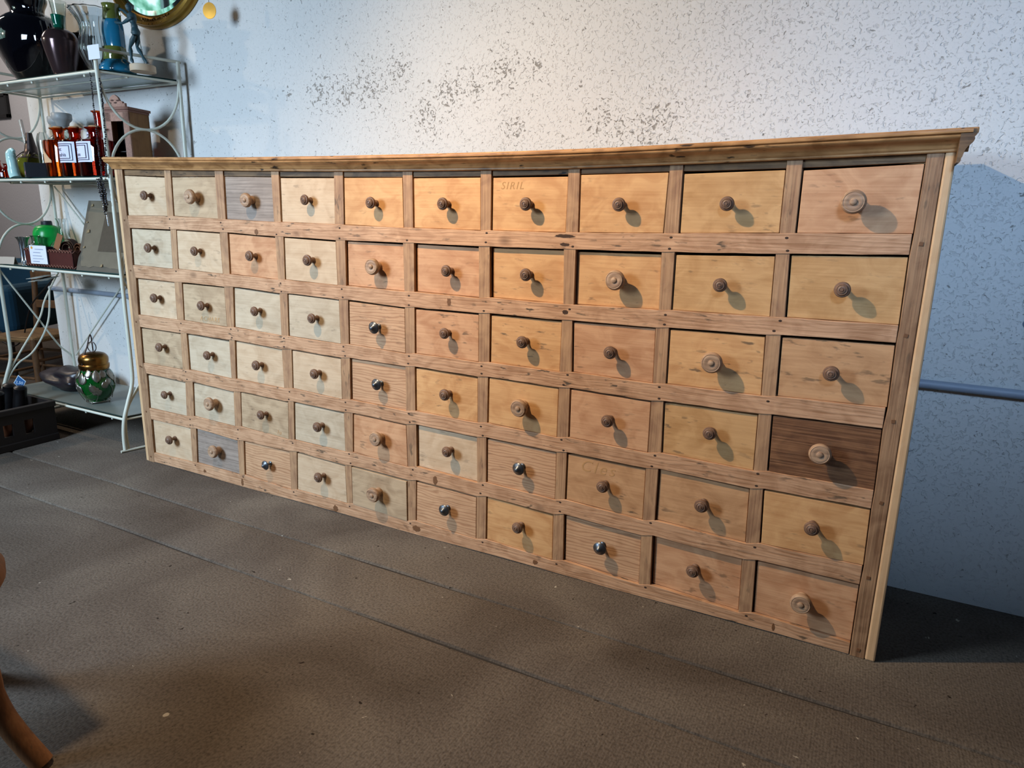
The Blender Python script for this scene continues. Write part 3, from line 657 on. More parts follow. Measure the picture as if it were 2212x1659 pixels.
for dx, hip, knee, ank, toe, dy in ((0, (290, 76), (281, 101), (284, 124), (288, 136), -.008), (1, (298, 76), (296, 101), (308, 121), (318, 136), .010)):
    seg3('thigh', [F_(*hip, dy), F_((hip[0]+knee[0])/2, (hip[1]+knee[1])/2, dy), F_(*knee, dy)], [.006, .0095, .005], fig)
    seg3('shin', [F_(*knee, dy), F_((knee[0]*.6+ank[0]*.4), (knee[1]*.6+ank[1]*.4), dy), F_(*ank, dy)], [.005, .0078, .004], fig)
    seg3('foot', [F_(*ank, dy), F_((ank[0]+toe[0])/2 - 1, (ank[1]+toe[1])/2, dy), F_(*toe, dy)], [.004, .0065, .003], fig)
for sh, el, ha, dy in (((276, 31), (264, 21), (254, 19), .012), ((284, 38), (265, 50), (236, 43), -.014)):
    seg3('upper_arm', [F_(*sh, dy), F_((sh[0]+el[0])/2, (sh[1]+el[1])/2, dy), F_(*el, dy)], [.004, .0068, .004], fig)
    seg3('forearm', [F_(*el, dy), F_((el[0]+ha[0])/2, (el[1]+ha[1])/2 + (2 if dy < 0 else 0), dy), F_(*ha, dy)], [.004, .0062, .004], fig)
    seg3('hand', [F_(*ha, dy), F_(ha[0] - 3, ha[1] - .5, dy), F_(ha[0] - 7, ha[1] + 1, dy)], [.003, .0055, .0025], fig)
bm = B(); lathe(bm, [(.044, 0), (.045, .002), (.045, .022), (.043, .024)], (0, 0, 0), 40); bo = build('round_base', bm, M['lightwood'], fig, smooth='auto'); bo['label'] = 'pale round wooden base'
bm = B(); tube(bm, [(.0, .01, .02), (-.018, .008, .13)], .002, 8); build('steel_rod', bm, M['clear2'], fig, smooth='auto')
# ================================================================ middle shelf
ZM = SH[1] + .0105
M['amber'] = glass('amber_glass', '#cf4a14', .03)
M['amber2'] = glass('orange_amber_glass', '#ea7a1c', .03)
M['darkamber'] = glass('dark_red_amber_glass', '#b8301a', .03)
M['cork'] = plain('cork', '#a77f5a', .9, noise=.3, scale=120)
M['label'] = plain('enamel_label', '#cfcfe6', .5); M['ink'] = plain('label_ink', '#241a33', .6); M['tanlabel'] = plain('tan_paper_label', '#c9a27c', .8, noise=.1)
def ellipt(a, r, sx, sy): return Vector((math.cos(a) * r * sx, math.sin(a) * r * sy, 0))
def apoth(px, Y, mat, R, H, label, neckh=.045, cork=True, sx=1, sy=.8, lab=None, rx=None, group=None, x=None, a0=-150, a1=-60):
    loc = base(px, Y, ZM)
    if x is not None: loc.x = x
    t = empty('apothecary_bottle', loc, label, 'bottle', group)
    hs = H - neckh
    pr_ = [(R * .97, 0), (R, .004), (R, hs * .5), (R, hs - .010), (R * .96, hs - .003), (R * .55, hs + .003), (R * .36, hs + .010), (R * .33, hs + neckh * .5), (R * .38, H - .006), (R * .55, H), (R * .54, H + .002)]
    vessel('glass_body', pr_, (0, 0, 0), mat, 40, parent=t, sx=sx, sy=sy, hollow=.003)
    if cork:
        bm = B(); lathe(bm, [(R * .26, -.012), (R * .30, .008), (R * .28, .011)], (0, 0, H - .002), 20, sx=sx, sy=sy); build('cork_stopper', bm, M['cork'], t, smooth='auto')
    if lab == 'tan':
        bm = B(); wrap(bm, R + .0006, sx, sy, -135, -72, hs * .38, hs * .76, cut=True); build('paper_label', bm, M['tanlabel'], t, smooth='auto')['label'] = 'tan paper label with a slanted corner'
    elif lab is not None:
        z0, z1 = hs * .38, hs * .93
        bm = B(); wrap(bm, R + .0006, sx, sy, a0, a1, z0, z1); lo = build('label', bm, M['label'], t, smooth='auto')
        h = z1 - z0; da = a1 - a0
        for ins in (.11, .22):
            bm = B(); e = .035
            za, zb = z0 + h * ins * .8, z1 - h * ins * .8; ae = a1 - da * ins * .75
            wrap(bm, R + .0012, sx, sy, a0, ae, za, za + h * e); wrap(bm, R + .0012, sx, sy, a0, ae, zb - h * e, zb); wrap(bm, R + .0012, sx, sy, ae - 3.0, ae, za, zb)
            build('border', bm, M['ink'], lo, smooth='auto')
        for i, s in enumerate(lab):
            o = text('lettering', s, h * .27, M['ink'], None, (0, 0, 0), rot=(0, 0, 0), depth=.0001)
            o.parent = lo
            for vtx in o.data.vertices:          # the word follows the round glass
                aa = math.radians(a0 + 30 + 8 * i) + vtx.co.x / (R * (sx + sy) / 2); q = ellipt(aa, R + .0014 + max(0, vtx.co.z), sx, sy)
                vtx.co = (q.x, q.y, z0 + h * (.56 - .27 * i) + vtx.co.y)
    return t
def wrap(bm, R, sx, sy, a0, a1, z0, z1, cut=False, n=20):
    A = []; 
    for k in range(n + 1):
        u = k / n; a = math.radians(a0 + (a1 - a0) * u); p = ellipt(a, R, sx, sy); q = ellipt(a, R - .0012, sx, sy)
        zt = z1 - (max(0, u - .35) / .65) * (z1 - z0) * .85 if cut else z1
        A.append([bm.verts.new((p.x, p.y, z0)), bm.verts.new((p.x, p.y, zt)), bm.verts.new((q.x, q.y, zt)), bm.verts.new((q.x, q.y, z0))])
    for a, b in zip(A, A[1:]):
        for k in range(4): bm.faces.new((a[k], b[k], b[(k+1) % 4], a[(k+1) % 4]))
    bm.faces.new(A[0]); bm.faces.new(A[-1][::-1])
apoth(0, .155, M['amber2'], .071, .194, 'orange-amber apothecary bottle with a tan paper label, left of the two enamel-labelled ones', lab='tan', x=-.628)
apoth(0, .150, M['amber'], .071, .189, 'amber apothecary bottle whose enamel label ends in nshia, middle of the front three', lab=['ent:', 'nshia'], x=-.508, a0=-152, a1=-42)
apoth(0, .145, M['darkamber'], .082, .185, 'dark red-amber apothecary bottle whose enamel label ends in ine, beside the bead strings', lab=['nt:', ' ine'], x=-.365, sy=.75, a0=-158, a1=-56)
apoth(0, .285, M['amber'], .056, .275, 'tall open amber bottle rising behind the front row, left of the post', cork=False, lab=[], x=-.555, neckh=.07, a0=-120, a1=-50)
apoth(0, .285, M['amber'], .050, .275, 'tall amber bottle seen right of the shelf post, beside the toy wardrobe', cork=False, lab=[], x=-.452, neckh=.07, a0=-100, a1=-20)
apoth(0, .285, M['darkamber'], .040, .165, 'small dark amber bottle half hidden between the front bottles', cork=False, lab=None, x=-.690)
# clear jars with frosted mushroom stoppers
M['frost'] = plain('frosted_glass', '#a9aaa8', .45, trans=.25, alpha=1)
for X, Y, h, lb in ((-.868, .295, .248, 'clear glass jar with frosted mushroom stopper, behind the orange-amber bottle'), (-.775, .262, .255, 'clear glass jar with slightly taller frosted stopper, behind the middle amber bottle')):
    t = empty('stoppered_jar', (X, Y, ZM), lb, 'jar')
    vessel('glass_body', prof_spline([(.050, 0), (.054, .01), (.054, .12), (.050, .165), (.028, .19), (.018, .20), (.019, h - .042)]), (0, 0, 0), M['clear2'], 32, parent=t)
    bm = B(); lathe(bm, [(.016, -.045), (.017, -.034), (.024, -.028), (.027, -.016), (.036, -.008), (.039, 0), (.039, .018), (.037, .021), (.018, .0215)], (0, 0, h), 36); tag(build('frosted_stopper', bm, M['frost'], t, smooth='auto'), 'frosted mushroom stopper')
v = vessel('small_flask', prof_spline([(.02, 0), (.026, .02), (.027, .13), (.026, .17), (.018, .195), (.008, .20)]), (-.888, .235, ZM), M['clear'], 28)
tag(v, 'small round-shouldered clear flask at the left edge of the orange-amber bottle', 'flask')
# yellow-green gourd vase in dark mount
M['yellowglass'] = plain('yellow_green_glass', '#8f8a2c', .08, trans=.55)
M['darkmetal'] = plain('dark_patinated_metal', '#4a3f3d', .35, .8, noise=.3)
t = empty('mounted_gourd_vase', (-1.030, .255, ZM), 'yellow-green melon glass vase in a dark metal mount, left of the apothecary bottles', 'vase')
vessel('glass_body', prof_spline([(.045, 0), (.060, .015), (.066, .05), (.060, .085), (.040, .108), (.026, .116)]), (0, 0, 0), M['yellowglass'], 48, rib=.035, ribn=8, parent=t)
bm = B(); lathe(bm, prof_spline([(.058, .094), (.040, .108), (.028, .125), (.022, .15), (.016, .18), (.012, .205)]), (0, 0, 0), 24); 
tag(build('metal_neck', bm, M['darkmetal'], t, smooth='auto'), 'dark metal neck')
for k in range(6):
    a = k * math.pi / 3 + .3; bm = B(); tube(bm, smoothpts([(math.cos(a) * r, math.sin(a) * r, z) for r, z in ((.030, .122), (.050, .108), (.066, .088), (.071, .05), (.066, .015))], 4), .0022, 8); build('mount_strap', bm, M['darkmetal'], t, smooth='auto')
bm = B(); tube(bm, smoothpts([(.045, -.02, .105), (.075, -.03, .112), (.09, -.035, .108)], 4), [.003] * 9, 8); build('mount_spout', bm, M['darkmetal'], t, smooth='auto')
bm = B(); tube(bm, [(-.012, -.01, .125), (-.030, -.012, .26)], .0075, 14); tag(build('glass_tube', bm, M['clear'], t, smooth='auto'), 'clear glass tube')
# black box with stickers, white figurine, little amber bottle
bx = empty('black_box', (-.80, .135, ZM), 'small black box with white and red stickers on the middle shelf', 'box', rz=-.45)
bm = B(); box(bm, (-.062, -.035, 0), (.062, .045, .060)); build('box_body', bm, plain('black_card_box', '#161a22', .55), bx, bevel=.001)
for dx, cl, nm in ((.022, '#d7d7e2', 'sticker'), (.046, '#b0323a', 'sticker')):
    bm = B(); lathe(bm, [(.0085, 0), (.0085, .0008)], (dx, -.035, .018), 6 if cl == '#b0323a' else 4, 'Y'); o = build(nm, bm, plain('sticker_' + cl[1:], cl, .6), bx); tag(o, 'red sticker' if cl == '#b0323a' else 'white sticker')
M['milk'] = plain('milky_glass', '#b9dcd6', .2, noise=.05)
bm = B(); tube(bm, smoothpts([(.012, 0, 0), (.004, 0, .02), (0, 0, .06), (-.004, 0, .085), (0, 0, .105), (.012, 0, .118), (.026, 0, .110)], 5), [.022] * 8 + [.020] * 6 + [.019] * 6 + [.018, .016, .014, .012, .010, .008, .0075, .007, .007, .007, .006], 20)
o = build('milky_bird_bottle', bm, M['milk'], None, smooth='auto'); o.location = (-.945, .125, ZM); tag(o, 'pale aqua milk-glass ornament with a bent neck beside the black box', 'ornament')
t = empty('small_amber_bottle', (-1.015, .135, ZM), 'little amber medicine bottle with a white sticker at the left end of the middle shelf', 'bottle')
vessel('glass_body', [(.024, 0), (.025, .003), (.025, .032), (.012, .042), (.010, .046), (.010, .058), (.014, .062)], (0, 0, 0), M['amber'], 28, parent=t)
bm = B(); wrap(bm, .0256, 1, 1, -110, -70, .006, .024); build('white_sticker', bm, M['card'], t, smooth='auto')
t = empty('small_amber_bottle', (-1.062, .125, ZM), 'amber bottle cut by the left edge of the photo on the middle shelf', 'bottle')
vessel('glass_body', [(.026, 0), (.027, .003), (.027, .040), (.014, .052), (.011, .058), (.011, .072), (.015, .076)], (0, 0, 0), M['darkamber'], 28, parent=t)
# toy wardrobe
M['toywood'] = wood('wood_toy_wardrobe', '#9a7046', '#6e4b2b', axis='Z', grain=.3, blotch=.3, dirt=.1)
M['toyface'] = plain('carved_pinkish_wood', '#9c7767', .75, noise=.45, scale=160, bump=.8)
M['toydark'] = plain('dark_toy_inside', '#1d1512', .6)
wv = empty('toy_wardrobe', (-.292, .238, ZM), 'miniature carved wooden wardrobe with crest and glazed door on the middle shelf', 'toy furniture', rz=math.radians(12))
def wp(name, bm, mat, par=wv, lab=None, **k):
    o = build(name, bm, mat, par, **k)
    if lab: o['label'] = lab
    return o
Wd, Dp, Hh = .115, .105, .255
bm = B(); box(bm, (-Wd/2, -Dp/2 + .006, .0), (Wd/2, Dp/2, .006)); box(bm, (-Wd/2, -Dp/2+.006, 0), (-Wd/2+.005, Dp/2, Hh)); box(bm, (Wd/2-.005, -Dp/2+.006, 0), (Wd/2, Dp/2, Hh)); box(bm, (-Wd/2, Dp/2-.005, 0), (Wd/2, Dp/2, Hh)); box(bm, (-Wd/2, -Dp/2+.006, Hh-.006), (Wd/2, Dp/2, Hh)); wp('cabinet_body', bm, M['toywood'])
bm = B(); box(bm, (-Wd/2 - .008, -Dp/2 - .006, Hh), (Wd/2 + .008, Dp/2 + .004, Hh + .010)); box(bm, (-Wd/2-.004, -Dp/2 - .002, Hh - .008), (Wd/2+.004, Dp/2, Hh)); wp('top_moulding', bm, plain('dark_pink_moulding', '#7a5548', .7), bevel=.001)
bm = B()
for lo, hi in (((-Wd/2, 0), (-Wd/2 + .028, Hh - .01)), ((Wd/2 - .028, 0), (Wd/2, Hh - .01)), ((-Wd/2, 0), (Wd/2, .018)), ((-Wd/2, Hh - .042), (Wd/2, Hh - .008))):
    box(bm, (lo[0], -Dp/2, lo[1]), (hi[0], -Dp/2 + .006, hi[1]))
wp('carved_face', bm, M['toyface'])
bm = B(); box(bm, (-Wd/2 + .006, -Dp/2 + .05, .01), (Wd/2 - .006, -Dp/2 + .053, Hh - .02)); box(bm, (-Wd/2+.006, -Dp/2+.008, .098), (Wd/2-.006, -Dp/2+.05, .102)); wp('inner_shelf', bm, M['toydark'])
bm = B(); lathe(bm, [(.002, -.006), (.003, .0), (.0035, .004), (.001, .006)], (-.038, -Dp/2, .10), 10, 'Y'); wp('door_knob', bm, M['nail'], smooth='auto')
cr = [(-.052, 0), (-.050, .014), (-.040, .012), (-.038, .020), (-.026, .022), (-.018, .036), (-.006, .044), (.006, .044), (.018, .036), (.026, .022), (.038, .020), (.040, .012), (.050, .014), (.052, 0)]
bm = B(); slab(bm, [(x, z + Hh + .010) for x, z in cr], -Dp/2 - .004, -Dp/2 + .006); wp('carved_crest', bm, M['toyface'], bevel=.0015)
bm = B()
for k, (x, z) in enumerate(((-.02, .012), (-.008, .022), (.006, .013), (.018, .021))):
    lathe(bm, [(.0055, 0), (.003, .0012)], (x, -Dp/2 - .004, z + Hh + .012), 8, 'Y', sx=1.5, sy=.6)
wp('leaf_carving', bm, plain('carving_dark', '#4c332c', .8))
# bead strings
M['beads'] = plain('black_beads', '#17131a', .18, coat=1, noise=.3, scale=300)
M['silver'] = plain('silver_metal', '#b5bac0', .25, 1.0)
def beadstring(name, pts, r, label):
    P = smoothpts(pts, 60); bm = B(); last = None; rnd = random.Random(len(pts))
    for p in P:
        if last is not None and (p - last).length < r * 1.7: continue
        last = p; rr = r * rnd.uniform(.75, 1.15)
        q = p + Vector((rnd.uniform(-1, 1) * r * .6, rnd.uniform(-1, 1) * r * .4, 0))
        lathe(bm, [(rr * math.sin(math.pi * k / 6), rr * -math.cos(math.pi * k / 6)) for k in range(1, 6)], q, 8)
    return build(name, bm, M['beads'], None, smooth=True, world=True)
t = beadstring('bead_necklace', [(-.243, .078, 1.462), (-.240, .075, 1.35), (-.236, .072, 1.2), (-.232, .070, 1.095)], .0032, '')
tag(t, 'thin string of black and silver beads hanging left of the shelf post', 'necklace')
t = beadstring('bead_necklace', [(-.196, .082, 1.44), (-.194, .08, 1.30), (-.200, .074, 1.15), (-.212, .070, 1.09)], .0040, '')
tag(t, 'thick string of black beads hanging right of the shelf post', 'necklace')
t = empty('tassel_necklace', (-.222, .06, .93), 'bunch of black beads ending in a silver tassel, hanging below the middle shelf', 'necklace')
o = beadstring('bead_bunch', [(-.236, .066, 1.085), (-.232, .064, 1.06), (-.224, .064, 1.03), (-.222, .064, 1.0), (-.220, .064, .975), (-.219, .064, .96)], .0062, ''); o.parent = t; o.location -= t.location
for k, (dx, dy, z0) in enumerate(((.011, .0, .985), (-.008, -.006, 1.0), (.004, -.008, .95))):
    q = beadstring('bead_bunch', [(-.238 + dx, .066 + dy, 1.082), (-.230 + dx * 1.3, .064 + dy, 1.05), (-.224 + dx, .064 + dy, 1.02), (-.220 + dx * .7, .064 + dy, z0)], .0045, ''); q.parent = t; q.location -= t.location
bm = B(); tube(bm, [(.003, .004, .03), (.004, .004, .006), (.006, .004, -.022)], [.0035, .0040, .0030], 10); build('silver_tassel', bm, M['silver'], t, smooth='auto')
# ================================================================ third shelf
ZC = SH[2] + .0105
M['leather'] = plain('oxblood_leather', '#4a221d', .45, noise=.25, scale=50); M['stitch'] = plain('leather_lacing', '#7c5244', .6); M['tanleather'] = plain('tan_leather', '#8a5835', .5, noise=.2, scale=40)
lx = empty('leather_box', (-.722, .165, ZC), 'oxblood leather box with laced edges holding rolled belts, on the third shelf', 'box')
bm = B(); X, Yd, H = .178, .065, .078
box(bm, (-X, -Yd, 0), (X, Yd, .004)); box(bm, (-X, -Yd, 0), (X, -Yd + .004, H)); box(bm, (-X, Yd - .004, 0), (X, Yd, H)); box(bm, (-X, -Yd, 0), (-X + .004, Yd, H)); box(bm, (X - .004, -Yd, 0), (X, Yd, H)); build('box_body', bm, M['leather'], lx, bevel=.001)
for zz in (.004, H - .010):
    bm = B(); n = 34
    tube(bm, [(-X + 2 * X * i / n, -Yd - .0022, zz + (.009 if i % 2 else -.001)) for i in range(n + 1)], .0016, 6)
    tube(bm, [(X + .0022, -Yd + 2 * Yd * i / 12, zz + (.009 if i % 2 else -.001)) for i in range(13)], .0016, 6)
    build('edge_lacing', bm, M['stitch'], lx, smooth=True)
def coil(loc, r, w_, lab, col, turns=2.3, ax=0):
    bm = B(); n = 60; R = []
    for i in range(n + 1):
        a = turns * 2 * math.pi * i / n; rr = r * (.45 + .55 * i / n)
        c = Vector((math.cos(a) * rr, 0, math.sin(a) * rr)); d = Vector((math.cos(a), 0, math.sin(a)))
        R.append([bm.verts.new(c + Vector((0, -w_/2, 0))), bm.verts.new(c + Vector((0, w_/2, 0))), bm.verts.new(c + d * .0022 + Vector((0, w_/2, 0))), bm.verts.new(c + d * .0022 + Vector((0, -w_/2, 0)))])
    for a, b in zip(R, R[1:]):
        for k in range(4): bm.faces.new((a[k], b[k], b[(k+1) % 4], a[(k+1) % 4]))
    bm.faces.new(R[0]); bm.faces.new(R[-1][::-1])
    o = build('rolled_belt', bm, plain('belt_' + col[1:], col, .5), None, smooth='auto'); o.location = loc; o.rotation_euler = (0, 0, ax); tag(o, lab, 'belt'); return o
coil((-.672, .165, ZC + .078), .043, .03, 'dark brown rolled leather belt, left one in the laced leather box', '#4a3020', ax=.2)
coil((-.590, .168, ZC + .070), .038, .03, 'brown rolled leather belt, right one in the laced leather box', '#6a432b', turns=1.6, ax=-.1)
bm = B(); box(bm, (-.014, -.0012, -.03), (.014, .0012, .04)); o = build('tan_strap', bm, M['tanleather'], None, bevel=.0005); o.location = (-.700, .135, ZC + .105); o.rotation_euler = (0, .45, .3); tag(o, 'tan leather strap end sticking up out of the laced leather box', 'strap')
# green bottle, flask, clear globe, silver vase
M['greenplastic'] = plain('bright_green_glass', '#0d9a3c', .3, noise=.08)
t = empty('green_bottle', (-1.015, .27, ZC), 'bright green round bottle with black cap behind the leather box', 'bottle')
vessel('body', prof_spline([(.040, 0), (.054, .012), (.060, .05), (.061, .12), (.056, .150), (.044, .166), (.024, .174)]), (0, 0, 0), M['greenplastic'], 40, parent=t, hollow=0)
bm = B(); lathe(bm, [(.022, .170), (.023, .174), (.022, .190), (.019, .193)], (0, 0, 0), 28); tag(build('cap', bm, plain('black_plastic', '#20232a', .5), t, smooth='auto'), 'black cap')
bm = B(); wrap(bm, .0905 * .55 + .0, 1, 1, -100, -70, .166, .172); bm.free()
t = vessel('bulb_flask', prof_spline([(.040, 0), (.056, .015), (.062, .055), (.052, .09), (.028, .115), (.018, .14), (.016, .185), (.024, .205)]), (-.880, .262, ZC), M['clear'], 36)
tag(t, 'clear glass flask with a long narrow neck, right of the green bottle', 'flask')
t = vessel('glass_globe', prof_spline([(.02, 0), (.035, .010), (.044, .04), (.043, .065), (.028, .088), (.016, .095), (.016, .12), (.022, .128)]), (-.965, .185, ZC), M['clear2'], 36)
tag(t, 'small clear glass globe vase in front of the green bottle', 'vase')
t = vessel('silver_beaker', prof_spline([(.022, 0), (.016, .018), (.015, .06), (.018, .100), (.028, .120)]), (-1.03, .165, ZC), M['silver'], 36, rib=.04, ribn=18)
tag(t, 'tall embossed silver beaker left of the laced leather box', 'beaker')
# cards
def tent(loc, w_, h_, rz, label, mat, name='price_card', dark=None):
    bm = B(); d = h_ * .35
    for s in (-1, 1):
        vs = [bm.verts.new((-w_/2, s * d, 0)), bm.verts.new((w_/2, s * d, 0)), bm.verts.new((w_/2, 0, h_)), bm.verts.new((-w_/2, 0, h_))]; vs2 = [bm.verts.new(v.co + Vector((0, s * .001, 0))) for v in vs]
        for f in ((0,1,2,3),): bm.faces.new([vs[i] for i in f]); bm.faces.new([vs2[i] for i in f])
        for k in range(4): bm.faces.new((vs[k], vs[(k+1) % 4], vs2[(k+1) % 4], vs2[k]))
    o = build(name, bm, mat); o.location = loc; o.rotation_euler = (0, 0, rz); tag(o, label, 'price card'); return o
tent((-1.055, .105, ZC), .075, .032, .35, 'small cream tent card at the left front of the third shelf', plain('cream_card', '#b5a89a', .8))
pcard = empty('price_card', at(86, 570, .088), 'white handwritten price card with an orange dot hanging on the leather box', 'price card', rz=.12)
bm = B(); box(bm, (-.052, -.001, 0), (.052, 0, .078)); build('card_sheet', bm, M['card'], pcard)
bm = B(); box(bm, (.053, .0, 0), (.056, .028, .074)); build('card_fold', bm, plain('navy_card', '#10122a', .7), pcard)
bm = B(); lathe(bm, [(.006, 0), (.006, .0006)], (-.036, -.001, .068), 12, 'Y'); build('orange_dot', bm, plain('orange_sticker', '#d79a3a', .6), pcard)
bm = B()
for i, (x0, x1, z) in enumerate(((-.018, .034, .062), (-.030, .015, .048), (-.034, .022, .034), (-.036, .030, .022), (-.038, .004, .010))):
    pts = [(x0 + (x1 - x0) * k / 24, -.0016, z + .0018 * math.sin(k * 2.1 + i)) for k in range(25)]; tube(bm, pts, .0006, 4)
build('handwriting', bm, plain('pen_ink', '#8b8fae', .6), pcard)
# canvas back
M['linen'] = plain('brown_backing_paper', '#6d6251', .9, noise=.2, scale=18, bump=.3); M['linen2'] = plain('dark_canvas', '#4b4033', .9, noise=.25, scale=60); M['torn'] = plain('torn_paper', '#8a7556', .9, noise=.3)
A0, A1, A2, A3 = Vector((-.740, .105, ZC)), Vector((-.345, .115, ZC)), Vector((-.335, .275, ZC + .315)), Vector((-.585, .275, ZC + .315))
cv = empty('canvas_back', (A0 + A1) / 2, 'back of an old canvas with torn brown paper, leaning right of the leather box', 'picture')
A0 = Vector((-.530, .10, ZC)); A1 = Vector((-.25, .13, ZC)); A2 = Vector((-.30, .265, ZC + .285)); A3 = Vector((-.610, .235, ZC + .285))
cv.location = (A0 + A1) / 2
def pan(name, us, mat, off, th=.004, par=cv, jag=None):
    nn = (A1 - A0).cross(A3 - A0).normalized()
    if nn.y > 0: nn = -nn
    P = []
    for u, v_ in us:
        p = A0 * (1-u) * (1-v_) + A1 * u * (1-v_) + A2 * u * v_ + A3 * (1-u) * v_
        P.append(p - cv.location + nn * off)
    bm = B(); f = [bm.verts.new(p) for p in P]; b = [bm.verts.new(p - nn * th) for p in P]
    bm.faces.new(f); bm.faces.new(b[::-1])
    for k in range(len(P)): bm.faces.new((f[k], f[(k+1) % len(P)], b[(k+1) % len(P)], b[k]))
    return build(name, bm, mat, par)
pan('stretcher_frame', [(0, 0), (1, 0), (1, 1), (0, 1)], plain('grey_stretcher', '#5a5145', .85, noise=.2), 0, .014)
rnd = random.Random(5)
edge = [(.05 + rnd.uniform(0, .03), .03 + k * .94 / 16 + rnd.uniform(-.02, .02)) for k in range(17)]
edgeb = [(.10 + k * .86 / 10, .035 + rnd.uniform(0, .03)) for k in range(11)]
pan('backing_paper', edgeb + [(.97, .96)] + edge[::-1][:-1], M['linen'], .002, .001)
pan('canvas_panel', [(.38, .27), (.97, .27), (.97, .83), (.40, .83)], M['linen2'], .003, .001)
for u, v_, s in ((.09, .90, .05), (.10, .52, .06), (.08, .30, .04), (.5, .05, .05), (.06, .66, .03)):
    pan('torn_flap', [(u, v_), (u + s, v_ + .01), (u + s * .8, v_ + s * .9), (u + s * .2, v_ + s * .7)], M['torn'], .006, .001)
# bunch of papers clipped under the third shelf
pg = empty('paper_stack', at(92, 606, .17), 'loose pale papers and card sticking out under the third shelf', 'papers')
for k, (dx, rz_, c) in enumerate(((0, .3, '#b9b3a2'), (.03, .5, '#8f8c82'), (-.01, .15, '#c9c4b8'))):
    bm = B(); box(bm, (-.035, -.045, 0), (.035, .045, .0012)); o = build('paper_sheet', bm, plain('paper_%d' % k, c, .85), pg); o.location = (dx, 0, .004 + .006 * k); o.rotation_euler = (.12, -.08, rz_)
# ================================================================ green ginger jar on the bottom shelf
ZB = SH[3] + .0105
M['greenglass'] = plain('deep_green_glass', '#0c5c20', .06, trans=.4, coat=.5); M['gold'] = plain('aged_gold_metal', '#8a6232', .28, 1.0, noise=.3, scale=18); M['leaf'] = plain('tarnished_silver_leaf', '#8d857a', .38, .9, noise=.3, scale=90)
gj = empty('ginger_jar', (-.520, .118, ZB), 'deep green glass jar with silver leaves and a gold lid on the bottom shelf', 'jar')
vessel('glass_body', [(r * .93, h) for r, h in prof_spline([(.048, .014), (.072, .028), (.094, .065), (.098, .095), (.090, .125), (.072, .148), (.066, .155)])], (0, 0, 0), M['greenglass'], 40, rib=.008, ribn=16, parent=gj)
bm = B(); lathe(bm, prof_spline([(.069, .150), (.072, .160), (.072, .170), (.068, .174), (.070, .184), (.069, .200), (.055, .215), (.030, .222), (.010, .224)]), (0, 0, 0), 40)
tag(build('lid', bm, M['gold'], gj, smooth='auto'), 'gold coloured lid')
bm = B(); R_ = .056
tube(bm, [(R_ * math.cos(a), R_ * math.sin(a), .008) for a in [k * math.pi / 16 for k in range(32)]], .0025, 8, closed=True)
for k in range(4):
    a = k * math.pi / 2 + .5; lathe(bm, [(.003, 0), (.0055, .003), (.0055, .007), (.003, .010)], (R_ * math.cos(a), R_ * math.sin(a), 0), 12)
build('wire_stand', bm, M['leaf'], gj, smooth='auto')
def leafm(a, z, s, rot):
    bm = B(); n = 9; L = []
    for i in range(n):
        u = i / (n - 1); wd = math.sin(math.pi * min(1, u * 1.02)) ** .7 * s * .42
        L.append((u * s - s / 2, wd))
    cols = []
    for u, wd in L:
        row = []
        for q in (-1, -.5, 0, .5, 1):
            x, y = u, q * wd; xr_, yr_ = x * math.cos(rot) - y * math.sin(rot), x * math.sin(rot) + y * math.cos(rot)
            zz = z + yr_; R2 = lerp([(0, .045), (.03, .070), (.065, .089), (.095, .093), (.125, .086), (.15, .070)], zz) + .0035 - abs(q) * .002
            aa = a + xr_ / .09; row.append(bm.verts.new((R2 * math.cos(aa), R2 * math.sin(aa), zz)))
        cols.append(row)
    for c1, c2 in zip(cols, cols[1:]):
        for k in range(4): bm.faces.new((c1[k], c2[k], c2[k+1], c1[k+1]))
    o = build('silver_leaf', bm, M['leaf'], gj, smooth=True); sdf = o.modifiers.new('thick', 'SOLIDIFY'); sdf.thickness = .0012; return o
for a, z, s, r_ in ((-2.75, .135, .035, 1.8), (-2.35, .118, .044, 1.7), (-1.95, .14, .036, .3), (-1.50, .128, .048, 1.6), (-1.1, .135, .036, .2), (-.55, .125, .045, 1.5), (-1.10, .088, .036, .3), (-1.62, .062, .040, .9), (-2.75, .075, .036, 1.6), (-.35, .10, .035, 1.3), (-3.1, .12, .04, 1.5)):
    leafm(a + 1.0, z, s * 1.1, r_)
for a, z, s, r_ in ((-1.2, .112, .038, 1.2), (-.75, .075, .04, 2.3), (.35, .13, .04, 1.3), (.1, .10, .036, .5), (-.45, .055, .034, .4), (-1.5, .07, .036, 1.9)): leafm(a, z, s, r_)
for a0_ in (-2.3, -1.5, -.7, .2, 1.2, 2.2, 3.0):
    bm = B(); pts = []
    for k in range(9):
        zz = .012 + k * .011; R2 = lerp([(0, .056), (.03, .072), (.065, .090), (.095, .094), (.125, .088)], zz) + .002; aa = a0_ + .18 * math.sin(k * .5); pts.append((R2 * math.cos(aa), R2 * math.sin(aa), zz))
    tube(bm, pts, .0015, 6); build('leaf_stem', bm, M['leaf'], gj, smooth=True)
bm = B(); tube(bm, [(.022 * math.cos(k * math.pi / 12), 0, .245 + .022 * math.sin(k * math.pi / 12)) for k in range(24)], .0022, 8, closed=True); o = build('wire_ring', bm, M['darkmetal'], gj, smooth='auto'); o.rotation_euler = (0, 0, .5)
bm = B(); tube(bm, smoothpts([(.012, -.066, .145), (.010, -.064, .19), (.005, -.03, .245), (-.004, -.004, .292), (-.010, .008, .288), (-.014, .012, .225)], 5), .0032, 8); build('hanging_strap', bm, M['darkmetal'], gj, smooth='auto')
gj.scale = (.82, .82, 1)
